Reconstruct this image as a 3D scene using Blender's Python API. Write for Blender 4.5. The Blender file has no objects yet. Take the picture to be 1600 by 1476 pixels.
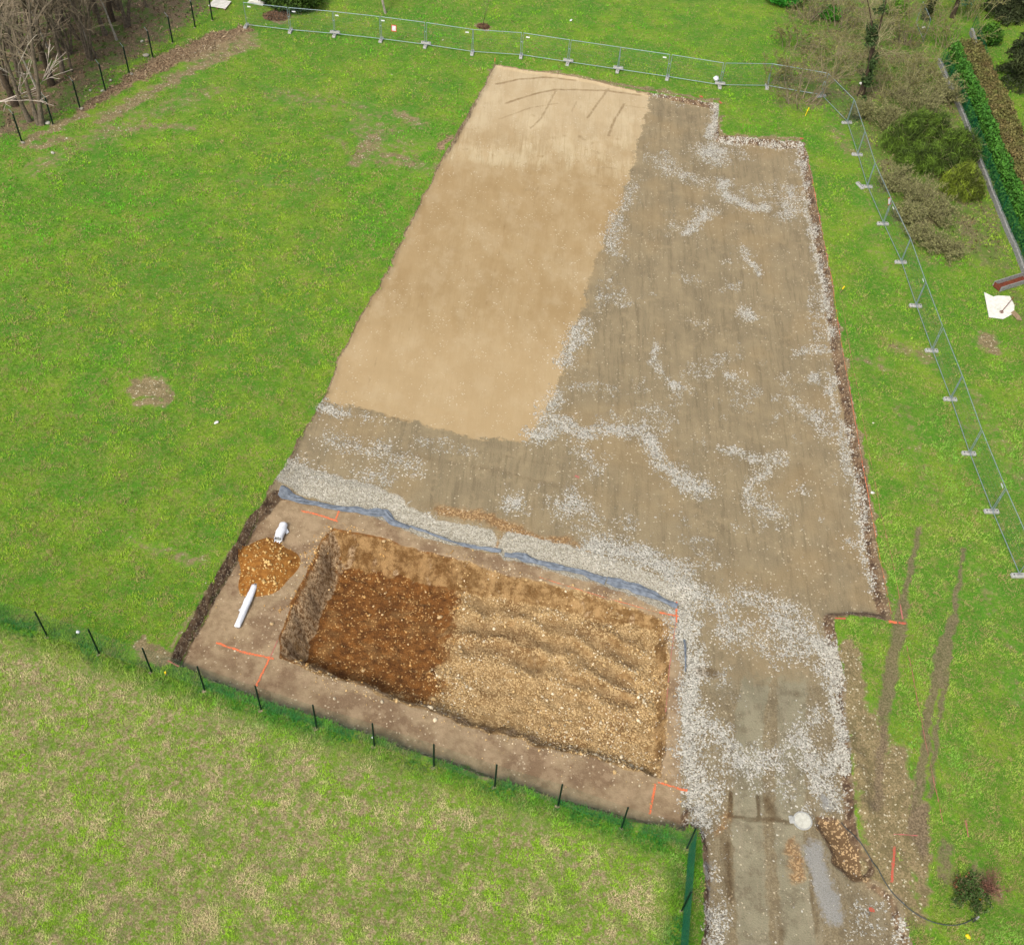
import bpy, math, random
import numpy as np
from mathutils import Vector, Matrix

# ------------------------------------------------------------------ camera, sky, sun, exposure
SC = bpy.context.scene
COL = SC.collection
F_PX, PITCH, ROLL, CAM_H = 1688.55, math.radians(49.284), math.radians(4.7485), 38.2266
W0, H0 = 1600.0, 1476.0
_F = np.array([0, math.cos(PITCH), -math.sin(PITCH)])
_R0 = np.array([1.0, 0, 0]); _U0 = np.cross(_R0, _F)
_c, _s = math.cos(ROLL), math.sin(ROLL)
_R = _c*_R0 + _s*_U0; _U = -_s*_R0 + _c*_U0
cd = bpy.data.cameras.new('camera'); cam = bpy.data.objects.new('camera', cd); COL.objects.link(cam)
cd.sensor_fit = 'HORIZONTAL'; cd.sensor_width = 36.0; cd.lens = F_PX/W0*36.0
cd.clip_start = 0.5; cd.clip_end = 6000
cam.matrix_world = Matrix(((_R[0], _U[0], -_F[0], 0), (_R[1], _U[1], -_F[1], 0), (_R[2], _U[2], -_F[2], CAM_H), (0, 0, 0, 1)))
SC.camera = cam

SUN_EL, SUN_AZ = math.radians(50), math.radians(-150)      # azimuth from +Y towards +X
wd = bpy.data.worlds.new('World'); SC.world = wd; wd.use_nodes = True
wn = wd.node_tree.nodes; wl = wd.node_tree.links
bg = wn['Background']; sky = wn.new('ShaderNodeTexSky'); sky.sky_type = 'NISHITA'; sky.sun_disc = False
sky.sun_elevation = SUN_EL; sky.sun_rotation = SUN_AZ; sky.air_density = 1.0; sky.dust_density = 4.0; sky.ozone_density = 1.0
hs = wn.new('ShaderNodeHueSaturation'); hs.inputs['Saturation'].default_value = 0.40; wl.new(sky.outputs[0], hs.inputs['Color']); wl.new(hs.outputs[0], bg.inputs[0]); bg.inputs[1].default_value = 0.13
sd = bpy.data.lights.new('sun', 'SUN'); sun = bpy.data.objects.new('sun', sd); COL.objects.link(sun)
sd.energy = 1.5; sd.angle = math.radians(16); sd.color = (1.0, 0.93, 0.82)
_d = Vector((math.sin(SUN_AZ)*math.cos(SUN_EL), math.cos(SUN_AZ)*math.cos(SUN_EL), math.sin(SUN_EL)))
sun.rotation_euler = _d.to_track_quat('Z', 'Y').to_euler()
SC.view_settings.view_transform = 'Standard'; SC.view_settings.look = 'None'
SC.view_settings.gamma = 1; SC.view_settings.use_curve_mapping = False
SC.view_settings.exposure = 1.04

rng = np.random.default_rng(7); random.seed(7)

# ------------------------------------------------------------------ helpers
def S(r, g, b, k=0.62):
    return tuple(k*((v/255)/12.92 if v/255 <= .04045 else ((v/255+.055)/1.055)**2.4) for v in (r, g, b))
def ray(px, py):
    d = _F*F_PX + _R*(px-W0/2) - _U*(py-H0/2); return d
def g0(px, py, z=0.0):                       # pixel of the survey photo -> point on the level z
    d = ray(px, py); t = (z-CAM_H)/d[2]; return d[0]*t, d[1]*t
def poly(pts, z=0.0): return np.array([g0(x, y, z) for x, y in pts])
def project(P):
    d = P - np.array([0, 0, CAM_H]); z = d@_F
    return W0/2+F_PX*(d@_R)/z, H0/2-F_PX*(d@_U)/z, z
def hash2(i, j, seed):
    n = (i.astype(np.int64)*374761393 + j.astype(np.int64)*668265263 + seed*982451653) & 0xffffffff
    n = ((n ^ (n >> 13))*1274126177) & 0xffffffff
    return ((n ^ (n >> 16)) & 0xffff)/65535.0
def vn(x, y, s, seed=0):                     # value noise 0..1, s = cell size in m
    x = x/s; y = y/s; i = np.floor(x); j = np.floor(y); u = x-i; v = y-j
    u = u*u*(3-2*u); v = v*v*(3-2*v); i = i.astype(np.int64); j = j.astype(np.int64)
    return (hash2(i, j, seed)*(1-u)+hash2(i+1, j, seed)*u)*(1-v)+(hash2(i, j+1, seed)*(1-u)+hash2(i+1, j+1, seed)*u)*v
def fbm(x, y, s, seed=0, o=4):
    a = 0; w = 1; t = 0
    for k in range(o): a = a+w*vn(x, y, s/2**k, seed+k*17); t += w; w *= .55
    return a/t
def sst(a, b, x): t = np.clip((x-a)/(b-a), 0, 1); return t*t*(3-2*t)
def sdf(P, x, y):                            # + inside
    shp = x.shape; x = x.ravel(); y = y.ravel()
    d = np.full(x.shape, 1e18); ins = np.zeros(x.shape, bool); n = len(P)
    for k in range(n):
        ax, ay = P[k]; bx, by = P[(k+1) % n]; ex, ey = bx-ax, by-ay
        t = np.clip(((x-ax)*ex+(y-ay)*ey)/(ex*ex+ey*ey+1e-12), 0, 1)
        d = np.minimum(d, (x-ax-t*ex)**2+(y-ay-t*ey)**2)
        c = ((ay > y) != (by > y))
        with np.errstate(all='ignore'): xi = ax+(y-ay)*ex/(ey if abs(ey) > 1e-12 else 1e-12)
        ins ^= c & (x < xi)
    d = np.sqrt(d); return np.where(ins, d, -d).reshape(shp)
def stroke_field(strokes, x, y, z=-.3, wob=0.0, tail=0.0):      # strokes: (points px, half width px, strength) -> 0..1 soft mask
    out = np.zeros(x.shape); tl = np.zeros(x.shape)
    if wob:
        x = x+wob*((fbm(x, y, .9, 701)-.5)*2+.5*(vn(x, y, .3, 705)-.5)); y = y+wob*((fbm(x, y, .9, 711)-.5)*2+.5*(vn(x, y, .3, 715)-.5))
    for pts, hw, st in strokes:
        P = poly(pts, z); mid = pts[len(pts)//2]
        a = np.array(g0(mid[0]-5, mid[1], z)); b = np.array(g0(mid[0]+5, mid[1], z)); w = hw*np.linalg.norm(a-b)/10*1.15
        if len(P) == 1: P = np.vstack([P, P+.01])
        K = 5*w+.6 if tail else 3*w
        m = (x > P[:, 0].min()-K) & (x < P[:, 0].max()+K) & (y > P[:, 1].min()-K) & (y < P[:, 1].max()+K)
        xs, ys = x[m], y[m]; d = np.full(xs.shape, 1e9)
        for k in range(len(P)-1):
            ax, ay = P[k]; ex, ey = P[k+1]-P[k]
            t = np.clip(((xs-ax)*ex+(ys-ay)*ey)/(ex*ex+ey*ey), 0, 1)
            d = np.minimum(d, np.hypot(xs-ax-t*ex, ys-ay-t*ey))
        out[m] = np.maximum(out[m], st*np.clip(1.15-.62*d/w, 0, 1)*(d < 1.9*w))
        if tail: tl[m] = np.maximum(tl[m], tail*np.clip(1-d/(4.2*w+.5), 0, 1)**1.5)
    return (out, tl) if tail else out

def tag(o, label=None, cat=None, group=None, kind=None):
    if label: o['label'] = label
    if cat: o['category'] = cat
    if group: o['group'] = group
    if kind: o['kind'] = kind
    return o
def mesh_from(name, V, Fc, mats=None, smooth=False, cols=None):
    """V (n,3); Fc (m,3|4) ndarray or list of arrays"""
    me = bpy.data.meshes.new(name); V = np.asarray(V, np.float32)
    fl = Fc if isinstance(Fc, list) else [Fc]
    fl = [np.asarray(f, np.int32) for f in fl if len(f)]
    me.vertices.add(len(V)); me.vertices.foreach_set('co', V.ravel())
    nl = sum(f.size for f in fl); nf = sum(len(f) for f in fl)
    me.loops.add(nl); me.loops.foreach_set('vertex_index', np.concatenate([f.ravel() for f in fl]))
    me.polygons.add(nf)
    tot = np.concatenate([np.full(len(f), f.shape[1]) for f in fl]); st = np.concatenate([[0], np.cumsum(tot)[:-1]])
    me.polygons.foreach_set('loop_start', st.astype(np.int32))
    me.update(calc_edges=True)
    me.polygons.foreach_set('use_smooth', np.full(nf, smooth))
    if cols is not None:
        a = me.color_attributes.new('tint', 'FLOAT_COLOR', 'POINT')
        c = np.ones((len(V), 4), np.float32); c[:, :3] = cols; a.data.foreach_set('color', c.ravel())
    if mats: me.materials.append(mats)
    return me
def link(name, me, parent=None, loc=None, rz=0):
    o = bpy.data.objects.new(name, me); COL.objects.link(o)
    if parent is not None: o.parent = parent
    if loc is not None: o.location = loc
    if rz: o.rotation_euler = (0, 0, rz)
    return o
def empty(name, loc, rz=0):
    o = bpy.data.objects.new(name, None); COL.objects.link(o); o.location = loc; o.rotation_euler = (0, 0, rz); return o
def copy_tree(o, parent=None):
    c = o.copy(); COL.objects.link(c)
    if parent is not None: c.parent = parent
    for ch in [q for q in bpy.data.objects if q.parent == o]: copy_tree(ch, c)
    return c
class MB:
    def __init__(s): s.V = []; s.Q = []; s.T = []; s.n = 0
    def add(s, V, Q=(), T=()):
        V = np.asarray(V, float); s.V.append(V)
        if len(Q): s.Q.append(np.asarray(Q)+s.n)
        if len(T): s.T.append(np.asarray(T)+s.n)
        s.n += len(V)
    def box(s, c, d, rz=0, bev=0.0, taper=1.0):
        x, y, z = d[0]/2, d[1]/2, d[2]/2
        if bev:
            b = bev; L = []
            for zz, k in ((-z, b), (-z+b, 0), (z-b, 0), (z, b)):
                t = taper if zz > 0 else 1
                X, Y = (x-k)*t, (y-k)*t; xb, yb = X-b, Y-b
                L += [(X, -yb, zz), (X, yb, zz), (xb, Y, zz), (-xb, Y, zz), (-X, yb, zz), (-X, -yb, zz), (-xb, -Y, zz), (xb, -Y, zz)]
            V = np.array(L); Q = []
            for r in range(3):
                for k in range(8): a = r*8+k; b2 = r*8+(k+1) % 8; Q.append((a, b2, b2+8, a+8))
            for base, fl in ((24, 0), (0, 1)):
                q = [(0, 1, 2, 3), (0, 3, 4, 7), (4, 5, 6, 7)]
                for f in q: Q.append(tuple(base+i for i in (f if not fl else f[::-1])))
        else:
            t = taper
            V = np.array([(-x, -y, -z), (x, -y, -z), (x, y, -z), (-x, y, -z), (-x*t, -y*t, z), (x*t, -y*t, z), (x*t, y*t, z), (-x*t, y*t, z)])
            Q = [(0, 3, 2, 1), (4, 5, 6, 7), (0, 1, 5, 4), (1, 2, 6, 5), (2, 3, 7, 6), (3, 0, 4, 7)]
        if rz: c_, s_ = math.cos(rz), math.sin(rz); V = V@np.array([[c_, s_, 0], [-s_, c_, 0], [0, 0, 1]])
        s.add(V+np.array(c), Q)
    def tube(s, pts, r, n=6, cap=True):
        P = np.asarray(pts, float); m = len(P); r = np.full(m, r) if np.isscalar(r) else np.asarray(r)
        T = np.gradient(P, axis=0); T /= np.linalg.norm(T, axis=1)[:, None]+1e-12
        up = np.array([0, 0, 1.0]) if abs(T[0][2]) < .9 else np.array([1.0, 0, 0])
        A = np.cross(T, up); A /= np.linalg.norm(A, axis=1)[:, None]+1e-12; B = np.cross(T, A)
        th = np.arange(n)*2*math.pi/n
        V = P[:, None]+r[:, None, None]*(A[:, None]*np.cos(th)[None, :, None]+B[:, None]*np.sin(th)[None, :, None])
        Q = [(i*n+k, i*n+(k+1) % n, (i+1)*n+(k+1) % n, (i+1)*n+k) for i in range(m-1) for k in range(n)]
        V = V.reshape(-1, 3); Tt = []
        if cap:
            V = np.vstack([V, P[0], P[-1]]); a, b = m*n, m*n+1
            for k in range(n): Tt += [(a, (k+1) % n, k), (b, (m-1)*n+k, (m-1)*n+(k+1) % n)]
        s.add(V, Q, Tt)
    def build(s, name, mat, parent=None, loc=None, smooth=False, rz=0):
        V = np.vstack(s.V); F = []
        if s.Q: F.append(np.vstack(s.Q))
        if s.T: F.append(np.vstack(s.T))
        return link(name, mesh_from(name, V, F, mat, smooth), parent, loc, rz)

# ------------------------------------------------------------------ materials
class NT:
    def __init__(s, name):
        s.m = bpy.data.materials.new(name); s.m.use_nodes = True; s.t = s.m.node_tree; s.b = s.t.nodes['Principled BSDF']
        s.tc = s.t.nodes.new('ShaderNodeTexCoord').outputs['Object']
        s.b.inputs['Specular IOR Level'].default_value = 0.25
    def put(s, sock, v):
        if v is None: return
        if isinstance(v, bpy.types.NodeSocket): s.t.links.new(v, sock)
        elif isinstance(v, tuple): sock.default_value = (*v, 1.0) if len(v) == 3 and sock.type == 'RGBA' else v
        else: sock.default_value = v
    def noise(s, sc, det=3, rough=.55, vec=None, dist=0, out='Fac'):
        n = s.t.nodes.new('ShaderNodeTexNoise'); n.inputs['Scale'].default_value = sc; n.inputs['Detail'].default_value = det
        n.inputs['Roughness'].default_value = rough; n.inputs['Distortion'].default_value = dist
        s.put(n.inputs['Vector'], vec or s.tc); return n.outputs[out]
    def vor(s, sc, out='Color', feat='F1', vec=None, rnd=1.0):
        n = s.t.nodes.new('ShaderNodeTexVoronoi'); n.feature = feat; n.inputs['Scale'].default_value = sc
        n.inputs['Randomness'].default_value = rnd; s.put(n.inputs['Vector'], vec or s.tc); return n.outputs[out]
    def mth(s, op, a, b=None, clamp=False):
        n = s.t.nodes.new('ShaderNodeMath'); n.operation = op; n.use_clamp = clamp; s.put(n.inputs[0], a); s.put(n.inputs[1], b); return n.outputs[0]
    def mr(s, v, a, b, c=0.0, d=1.0):
        n = s.t.nodes.new('ShaderNodeMapRange'); n.interpolation_type = 'SMOOTHSTEP'
        for i, q in enumerate((v, a, b, c, d)): s.put(n.inputs[i], q)
        return n.outputs[0]
    def mix(s, f, a, b, bt='MIX'):
        n = s.t.nodes.new('ShaderNodeMix'); n.data_type = 'RGBA'; n.blend_type = bt
        s.put(n.inputs[0], f); s.put(n.inputs[6], a); s.put(n.inputs[7], b); return n.outputs[2]
    def attr(s, name, out='Fac'):
        n = s.t.nodes.new('ShaderNodeAttribute'); n.attribute_name = name; return n.outputs[out]
    def sep(s, c, k):
        n = s.t.nodes.new('ShaderNodeSeparateColor'); s.put(n.inputs[0], c); return n.outputs[k]
    def scale(s, vec, v):
        n = s.t.nodes.new('ShaderNodeMapping'); s.put(n.inputs['Vector'], vec or s.tc); n.inputs['Scale'].default_value = v; return n.outputs[0]
    def rot(s, a, v):
        n = s.t.nodes.new('ShaderNodeMapping'); s.put(n.inputs['Vector'], s.tc); n.inputs['Rotation'].default_value = (0, 0, a); n.inputs['Scale'].default_value = v; return n.outputs[0]
    def bump(s, h, st=.5, dist=.03):
        n = s.t.nodes.new('ShaderNodeBump'); n.inputs['Strength'].default_value = st; n.inputs['Distance'].default_value = dist
        s.put(n.inputs['Height'], h); s.t.links.new(n.outputs[0], s.b.inputs['Normal'])
    def done(s, col, rough=.9, metal=0):
        s.put(s.b.inputs['Base Color'], col); s.put(s.b.inputs['Roughness'], rough); s.put(s.b.inputs['Metallic'], metal); return s.m
def simple(name, col, rough=.8, metal=0, var=.25, sc=20.0, bump=0):
    n = NT(name); f = n.noise(sc, 4, .6)
    c = n.mix(n.mr(f, .3, .7), tuple(v*(1-var) for v in col), tuple(min(1, v*(1+var)) for v in col))
    if bump: n.bump(f, .6, bump)
    return n.done(c, rough, metal)
def tintmat(name, rough=.8, var=.2, sc=9.0):
    n = NT(name); f = n.noise(sc, 2)
    c = n.mix(1.0, n.attr('tint', 'Color'), n.mix(f, (1-var,)*3, (1+var,)*3), 'MULTIPLY')
    return n.done(c, rough)

# ------------------------------------------------------------------ the terrain
SAND = [(772,103),(740,165),(712,215),(680,270),(640,350),(600,430),(560,500),(528,560),(503,628),(560,640),(640,662),(740,688),(822,694),
        (858,640),(876,580),(886,540),(908,495),(930,410),(958,350),(985,270),(1003,200),(1018,150),(900,123)]
SITE = [(772,103),(740,165),(712,215),(680,270),(640,350),(600,430),(560,500),(528,560),(503,628),(470,680),(440,735),(405,795),(372,860),(335,920),(300,985),(278,1030),
        (320,1053),(400,1083),(480,1108),(580,1143),(680,1176),(780,1210),(880,1243),(980,1272),(1066,1288),(1092,1300),(1100,1360),(1098,1420),(1096,1476),(1092,1560),(1090,2000),
        (1560,2000),(1440,1560),(1425,1476),(1405,1400),(1350,1365),(1345,1320),(1335,1250),(1326,1150),(1318,1060),(1300,965),(1392,970),(1370,850),(1344,700),(1318,560),(1292,400),(1266,260),(1256,224),
        (1124,214),(1122,165),(1018,147),(900,121)]
LOW = [(437,770),(400,810),(372,860),(335,920),(300,985),(278,1030),(320,1053),(400,1083),(480,1108),(580,1143),(680,1176),(780,1210),(880,1243),(980,1272),(1066,1288),
       (1066,1200),(1068,1050),(1058,950),(1000,928),(940,910),(880,892),(800,872),(740,858),(660,838),(615,818),(600,804),(530,797),(480,785)]
PIT = [(522,826),(560,832),(620,850),(700,872),(780,896),(880,920),(960,942),(1040,972),(1044,1050),(1040,1140),(1030,1218),(960,1198),(880,1176),(800,1152),(720,1130),(660,1110),(600,1086),(520,1062),(434,1028),(440,985),(468,915),(498,858)]
ROAD = [(1068,1050),(1068,1200),(1066,1288),(1092,1300),(1100,1360),(1098,1420),(1096,1476),(1092,1560),(1090,2000),(1560,2000),(1440,1560),(1425,1476),(1405,1400),(1350,1365),(1345,1320),(1335,1250),(1326,1150),(1318,1060)]
PITDARK = [(500,820),(560,830),(640,868),(722,886),(712,940),(700,1010),(680,1060),(655,1112),(560,1100),(400,1060),(440,960)]
WOOD = [(-400,330),(0,215),(34,212),(125,160),(202,100),(270,55),(320,15),(330,-60),(400,-300),(-400,-300)]
SCRUB = [(1200,-40),(1215,15),(1262,45),(1245,95),(1215,120),(1225,165),(1300,170),(1345,200),(1365,260),(1392,320),(1415,375),(1455,410),(1530,405),(1560,425),(1600,520),(1545,330),(1500,200),(1478,130),(1440,40),(1440,-60)]

def axis(lo, hi, st, far):
    a = list(np.arange(lo, hi+1e-6, st)); b = []; s = st; v = a[-1]
    while v < far: s *= 1.28; v += s; b.append(v)
    c = []; s = st; v = a[0]
    while v > -far: s *= 1.28; v -= s; c.append(v)
    return np.array(c[::-1]+a+b)
XS = axis(-43, 42, .125, 2500); YS = axis(6, 92, .125, 2500)
X, Y = np.meshgrid(XS, YS)
near = (X > -60) & (X < 60) & (Y > -10) & (Y < 110)
def on(P, z, wob=0.0, ws=1.5, seed=3):
    P_ = P
    d = np.full(X.shape, -30.0); x = X[near]; y = Y[near]
    if wob: x, y = x+wob*(fbm(x, y, ws, seed)-.5)*2, y+wob*(fbm(x, y, ws, seed+50)-.5)*2
    Q_ = poly(P, z)
    if P_ is LOW: Q_[16:] = poly(P, -.6)[16:]
    d[near] = sdf(Q_, x, y); return d
dS = on(SITE, -.1, .16, 1.1); dL = on(LOW, -.1, .12, .8); dP = on(PIT, -.65, .28, .9, 9); dSand = on(SAND, -.25, .34, .8)
dPD = on(PITDARK, -1.8, 1.0, 2.2, 21); dR = on(ROAD, -.2, .2, 1.2); dW = on(WOOD, 0, .7, 2.5); dSc = on(SCRUB, 0, 1.0, 3)
def nn(f, *a):
    o = np.zeros(X.shape); o[near] = f(X[near], Y[near], *a); return o
n1 = nn(fbm, .9, 31); n2 = nn(fbm, .35, 41); n3 = nn(fbm, 5, 51)
LF = 0.58                                                            # floor of the stripped strip
Z = (n3-.5)*.25+(n1-.5)*.06+(n2-.5)*.05
Z = np.where(dW > 0, Z-np.clip(dW, 0, 40)*.10, Z)
rd = sst(0, 2.0, dR)
pdp = .13+.21*sst(0, 10, X-Y*.06); plat = -(pdp*(1-rd)+.16*rd)+(n3-.5)*.1+(n2-.5)*.025
EZ = .28+.32*sst(2, 12, X-Y*.06)*sst(10, 17, X); tZ = np.clip(dS/EZ, 0, 1)**2*(3-2*np.clip(dS/EZ, 0, 1)); h = Z*(1-tZ)+plat*tZ
wL = .20+.95*sst(.25, .8, dS)*sst(-2.2, -.8, dL-.0)*sst(.5, 1.2, dS-np.abs(dL)*.0)
tL = sst(0, 1, (-dL)/wL)
low = -LF+(n3-.5)*.08+(n2-.5)*.03
Z = h*tL+low*(1-tL)
# the pit: rubble slope on the left, steep cut banks elsewhere, churned spoil in the right two thirds
px0, py0 = g0(470, 930, -.7); gx, gy = g0(1040, 1060, -.7); lefty = sst(.6, 3.6, (X-px0)-.22*(Y-py0))
deep = sst(-1.0, 1.4, dPD)
ramp = sst(0, 9, gx-X)
depth = deep*1.45+(1-deep)*(.55+.55*ramp)
ww = (1.1*(1-lefty)+.8*lefty)*(1-.55*sst(2.2, .9, gx-X))
tp = sst(0, 1, dP/ww)
U_ = (X-gx)*math.cos(-.16)-(Y-gy)*math.sin(-.16); V_ = (X-gx)*math.sin(-.16)*-1*-1+(Y-gy)*math.cos(-.16)
warp = (nn(fbm, 2.2, 61)-.5)*2.2
V2 = (Y-gy)+.30*(X-gx)+warp*.8+.9*np.sin((X-gx)*.32)
rid = (np.abs(((V2/1.15) % 1)-.5)*2)**1.3
ridm = (1-deep)*sst(.4, 1.6, dP)*sst(0, 1, (Y-gy+3.4+.25*(X-gx))/2.4)*(.35+.65*nn(fbm, 1.7, 77))*sst(11, 7.5, gx-X)
V3 = (Y-gy)+.22*(X-gx)+warp*.5
rid2 = np.abs(((V3/.34) % 1)-.5)*2
Z = Z-tp*depth+tp*((n2-.5)*.18+(n1-.5)*.28)+ridm*rid*.30*tp+deep*tp*rid2*.07+(tp*(1-tp)*4)*(n2-.5)*.45
# wheel ruts in the grass on the right and along the access road
RUT = [([(1438,825),(1425,880),(1412,940)],5,.85),([(1412,940),(1400,1010),(1388,1080),(1380,1110)],9,1),([(1506,858),(1499,910),(1490,965)],5,.75),([(1490,965),(1480,1020),(1468,1070)],6,.95),([(1476,1000),(1462,1060),(1452,1130),(1436,1230),(1428,1300)],6,1),([(1490,1000),(1478,1070),(1466,1140),(1452,1240)],4,.85),
       ([(1466,1010),(1455,1060)],5,.7),([(1385,1100),(1376,1180),(1372,1260)],8,.75),([(1445,1260),(1440,1330)],9,.8),([(1480,1320),(1478,1370)],13,.7)]
mRut = stroke_field(RUT, X, Y, 0, .16)
RT = [([(1195,1010),(1170,1120),(1170,1225),(1168,1300),(1172,1380),(1178,1476),(1180,1560)],20,1),([(1240,1050),(1238,1130),(1235,1215),(1232,1300),(1240,1380),(1250,1476),(1255,1560)],20,1)]
mRT = stroke_field(RT, X, Y, -.2)
Z -= .07*mRut+.05*mRT
HOLE = [([(1300,1290),(1325,1330),(1345,1350)],17,1)]
mHole = stroke_field(HOLE, X, Y, 0, .25); Z -= .28*sst(.35, .9, mHole)*(.6+.8*n2)
BERM = [([(1330,1160),(1345,1230),(1350,1290)],10,1)]; Z += .2*stroke_field(BERM, X, Y, 0)*n2*2*.7
MX, MY = g0(416, 886, -.6); rM = np.hypot((X-MX)/1.0, (Y-MY)/1.12)
mMound = sst(1.45, 1.25, rM+(n1-.5)*.3)

def hz(x, y):
    x = np.asarray(x, float); y = np.asarray(y, float)
    i = np.clip(np.searchsorted(XS, x)-1, 0, len(XS)-2); j = np.clip(np.searchsorted(YS, y)-1, 0, len(YS)-2)
    u = (x-XS[i])/(XS[i+1]-XS[i]); v = (y-YS[j])/(YS[j+1]-YS[j])
    return (Z[j, i]*(1-u)+Z[j, i+1]*u)*(1-v)+(Z[j+1, i]*(1-u)+Z[j+1, i+1]*u)*v
SLOPE = np.hypot(*np.gradient(Z, YS, XS))
def samp(A, x, y):
    i = np.clip(np.round(np.interp(x, XS, np.arange(len(XS)))).astype(int), 0, len(XS)-1)
    j = np.clip(np.round(np.interp(y, YS, np.arange(len(YS)))).astype(int), 0, len(YS)-1); return A[j, i]
def G(px, py, lift=0.0):                     # where the sight line through that photo pixel meets the terrain
    z = 0.0
    for _ in range(12):
        x, y = g0(px, py, z); z = .5*z+.5*(float(hz(x, y))+lift)
    return np.array([x, y, float(hz(x, y))+lift])

WHITE = [([(1121,168),(1118,190),(1111,215)],6,.9),([(1112,240)],20,1),([(1018,151),(1060,157),(1115,166)],4,.7),([(1128,222),(1190,226),(1250,232)],5,.6),
 ([(1250,232),(1252,268)],4,.6),([(1234,300),(1232,335)],13,.62),([(1253,288),(1263,330),(1275,400),(1288,450),(1297,530)],5,.7),
 ([(1298,585),(1312,660),(1325,720),(1340,790)],7,.66),([(1340,790),(1352,850),(1362,925)],5,.66),
 ([(1040,265),(1065,275),(1095,285)],10,.5),([(1128,285),(1140,310),(1170,320),(1195,322)],9,.85),([(1110,330),(1088,348),(1074,365)],9,.7),
 ([(962,345),(955,395)],8,.65),([(990,285),(970,335)],7,.5),([(1163,388),(1170,405),(1186,428)],7,.68),([(1169,490)],11,.8),([(1140,412)],6,.4),([(1205,300)],7,.45),
 ([(1030,535),(1017,570),(1045,600),(1070,605)],5,.66),([(1145,588)],11,.66),([(1095,505)],7,.5),([(1055,355)],6,.4),([(1245,548),(1290,545)],7,.7),([(1272,592)],11,.8),
 ([(910,505),(895,545),(880,570)],11,.72),([(870,620),(852,655)],12,.6),([(838,682),(870,665),(905,680),(960,672),(1000,675)],12,.85),([(905,700),(915,722)],10,.55),
 ([(1012,690),(1035,728),(1075,752),(1102,762)],13,.85),([(1030,650)],7,.5),([(500,636),(530,648)],10,.75),([(540,655),(600,664)],4,.4),
 ([(520,690),(545,700),(600,712),(645,735)],15,.5),([(560,748),(605,750)],11,.5),([(470,728),(500,742)],12,.4),([(808,790)],15,.9),([(888,795)],20,.8),([(890,795),(915,800)],13,.7),
 ([(925,742),(930,730)],9,.45),([(950,715)],8,.4),([(985,822)],13,.5),([(1135,702),(1175,712),(1218,710)],9,.68),([(1220,712),(1190,738),(1168,772)],9,.6),([(1180,785),(1210,802)],15,.62),
 ([(1253,765)],7,.6),([(1272,655),(1308,682)],13,.55),([(1322,840),(1345,850)],6,.5),
 ([(930,856),(1000,872),(1050,892),(1080,915)],16,.95),([(1060,900),(1085,930)],22,.95),([(1085,925),(1130,955),(1170,990)],18,.62),([(1150,985),(1200,1005)],14,.5),([(1210,965),(1250,990),(1290,1020),(1303,1050)],20,.85),([(1215,945),(1275,975)],14,.6),
 ([(1303,1040),(1306,1100),(1314,1150),(1316,1200)],9,.95),([(1150,925),(1200,940)],13,.6),([(1130,970),(1150,1000)],15,.6),([(1205,1020),(1245,1015)],16,.6),
 ([(1068,960),(1082,1020),(1080,1100),(1080,1180),(1086,1270)],15,1),([(1085,1110),(1115,1140),(1150,1190),(1210,1195)],20,.78),([(1100,1220),(1093,1275)],18,.8),([(1120,1250),(1105,1280)],8,.7),
 ([(1245,1150),(1262,1195),(1295,1205),(1316,1165)],12,.95),([(1262,1195),(1290,1235),(1305,1250)],14,.95),([(1250,1130),(1280,1125)],12,.55),([(1180,1170)],12,.6),
 ([(1110,1425),(1118,1500)],15,.85),([(1375,1415)],8,.5),([(1265,1272)],12,.6),([(1410,1440),(1420,1500)],9,.55),([(1110,1360),(1122,1400)],7,.4)]
DARK = [([(775,135),(810,128),(850,124),(900,130)],2.2,.55),([(790,165),(820,155),(868,143),(940,145),(1000,152)],2.2,.55),([(780,190),(830,172),(870,165)],1.8,.4),([(868,145),(845,190),(828,205)],1.8,.5),([(950,143),(930,170),(918,188)],2,.5),
 ([(975,165),(960,190),(950,215)],2,.55),([(975,168),(1012,172),(1060,180)],1.8,.4),([(900,163),(892,180)],1.8,.4),([(905,217),(912,222)],4,.4),([(928,240),(935,243)],4,.4),([(845,262),(850,270)],4,.3),([(940,265),(965,267)],1.5,.4),([(930,293),(948,294)],2,.4),
 ([(820,300),(830,300)],4,.3),([(870,215),(855,245),(845,280),(832,330)],1.6,.3),([(800,300),(780,400),(760,480)],1.6,.3),([(700,370),(670,440),(640,520)],1.6,.3),([(590,560),(570,620)],1.6,.35),([(735,460),(740,600)],1.6,.25),([(1050,190),(1045,215)],1.6,.35),([(1130,400),(1140,520)],1.6,.3),
 ([(1190,545),(1230,620)],1.6,.35),([(1100,830),(1140,860),(1170,895)],2.5,.35),([(1120,815),(1165,850),(1195,890)],2,.35),([(1245,1083)],9,.5),([(1095,1046),(1115,1052)],8,.6),([(1140,1240),(1141,1275)],3,.8),([(1136,1320),(1138,1370),(1141,1405)],6,.6),([(1148,1276),(1165,1280),(1200,1284),(1245,1288)],2.4,.9),
 ([(1182,1245),(1185,1282)],2.6,.8),([(1196,1252),(1210,1278)],9,.6),([(1232,1247),(1233,1262)],1.6,.6),([(1128,1310),(1135,1400)],6,.45),([(1262,1310),(1268,1400),(1275,1460)],4,.5),([(1222,1455)],7,.55),([(440,730),(405,790),(372,855),(330,925),(300,980),(280,1028)],3,.55),([(550,640),(640,662)],2,.4),
 ([(520,690),(640,715),(760,735),(900,770)],5,.32),([(700,700),(840,725),(960,745)],4,.28),([(760,165)],3,.3),([(1345,1262),(1350,1300)],4,.7),([(1332,1180),(1340,1250)],3,.6)]
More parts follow.
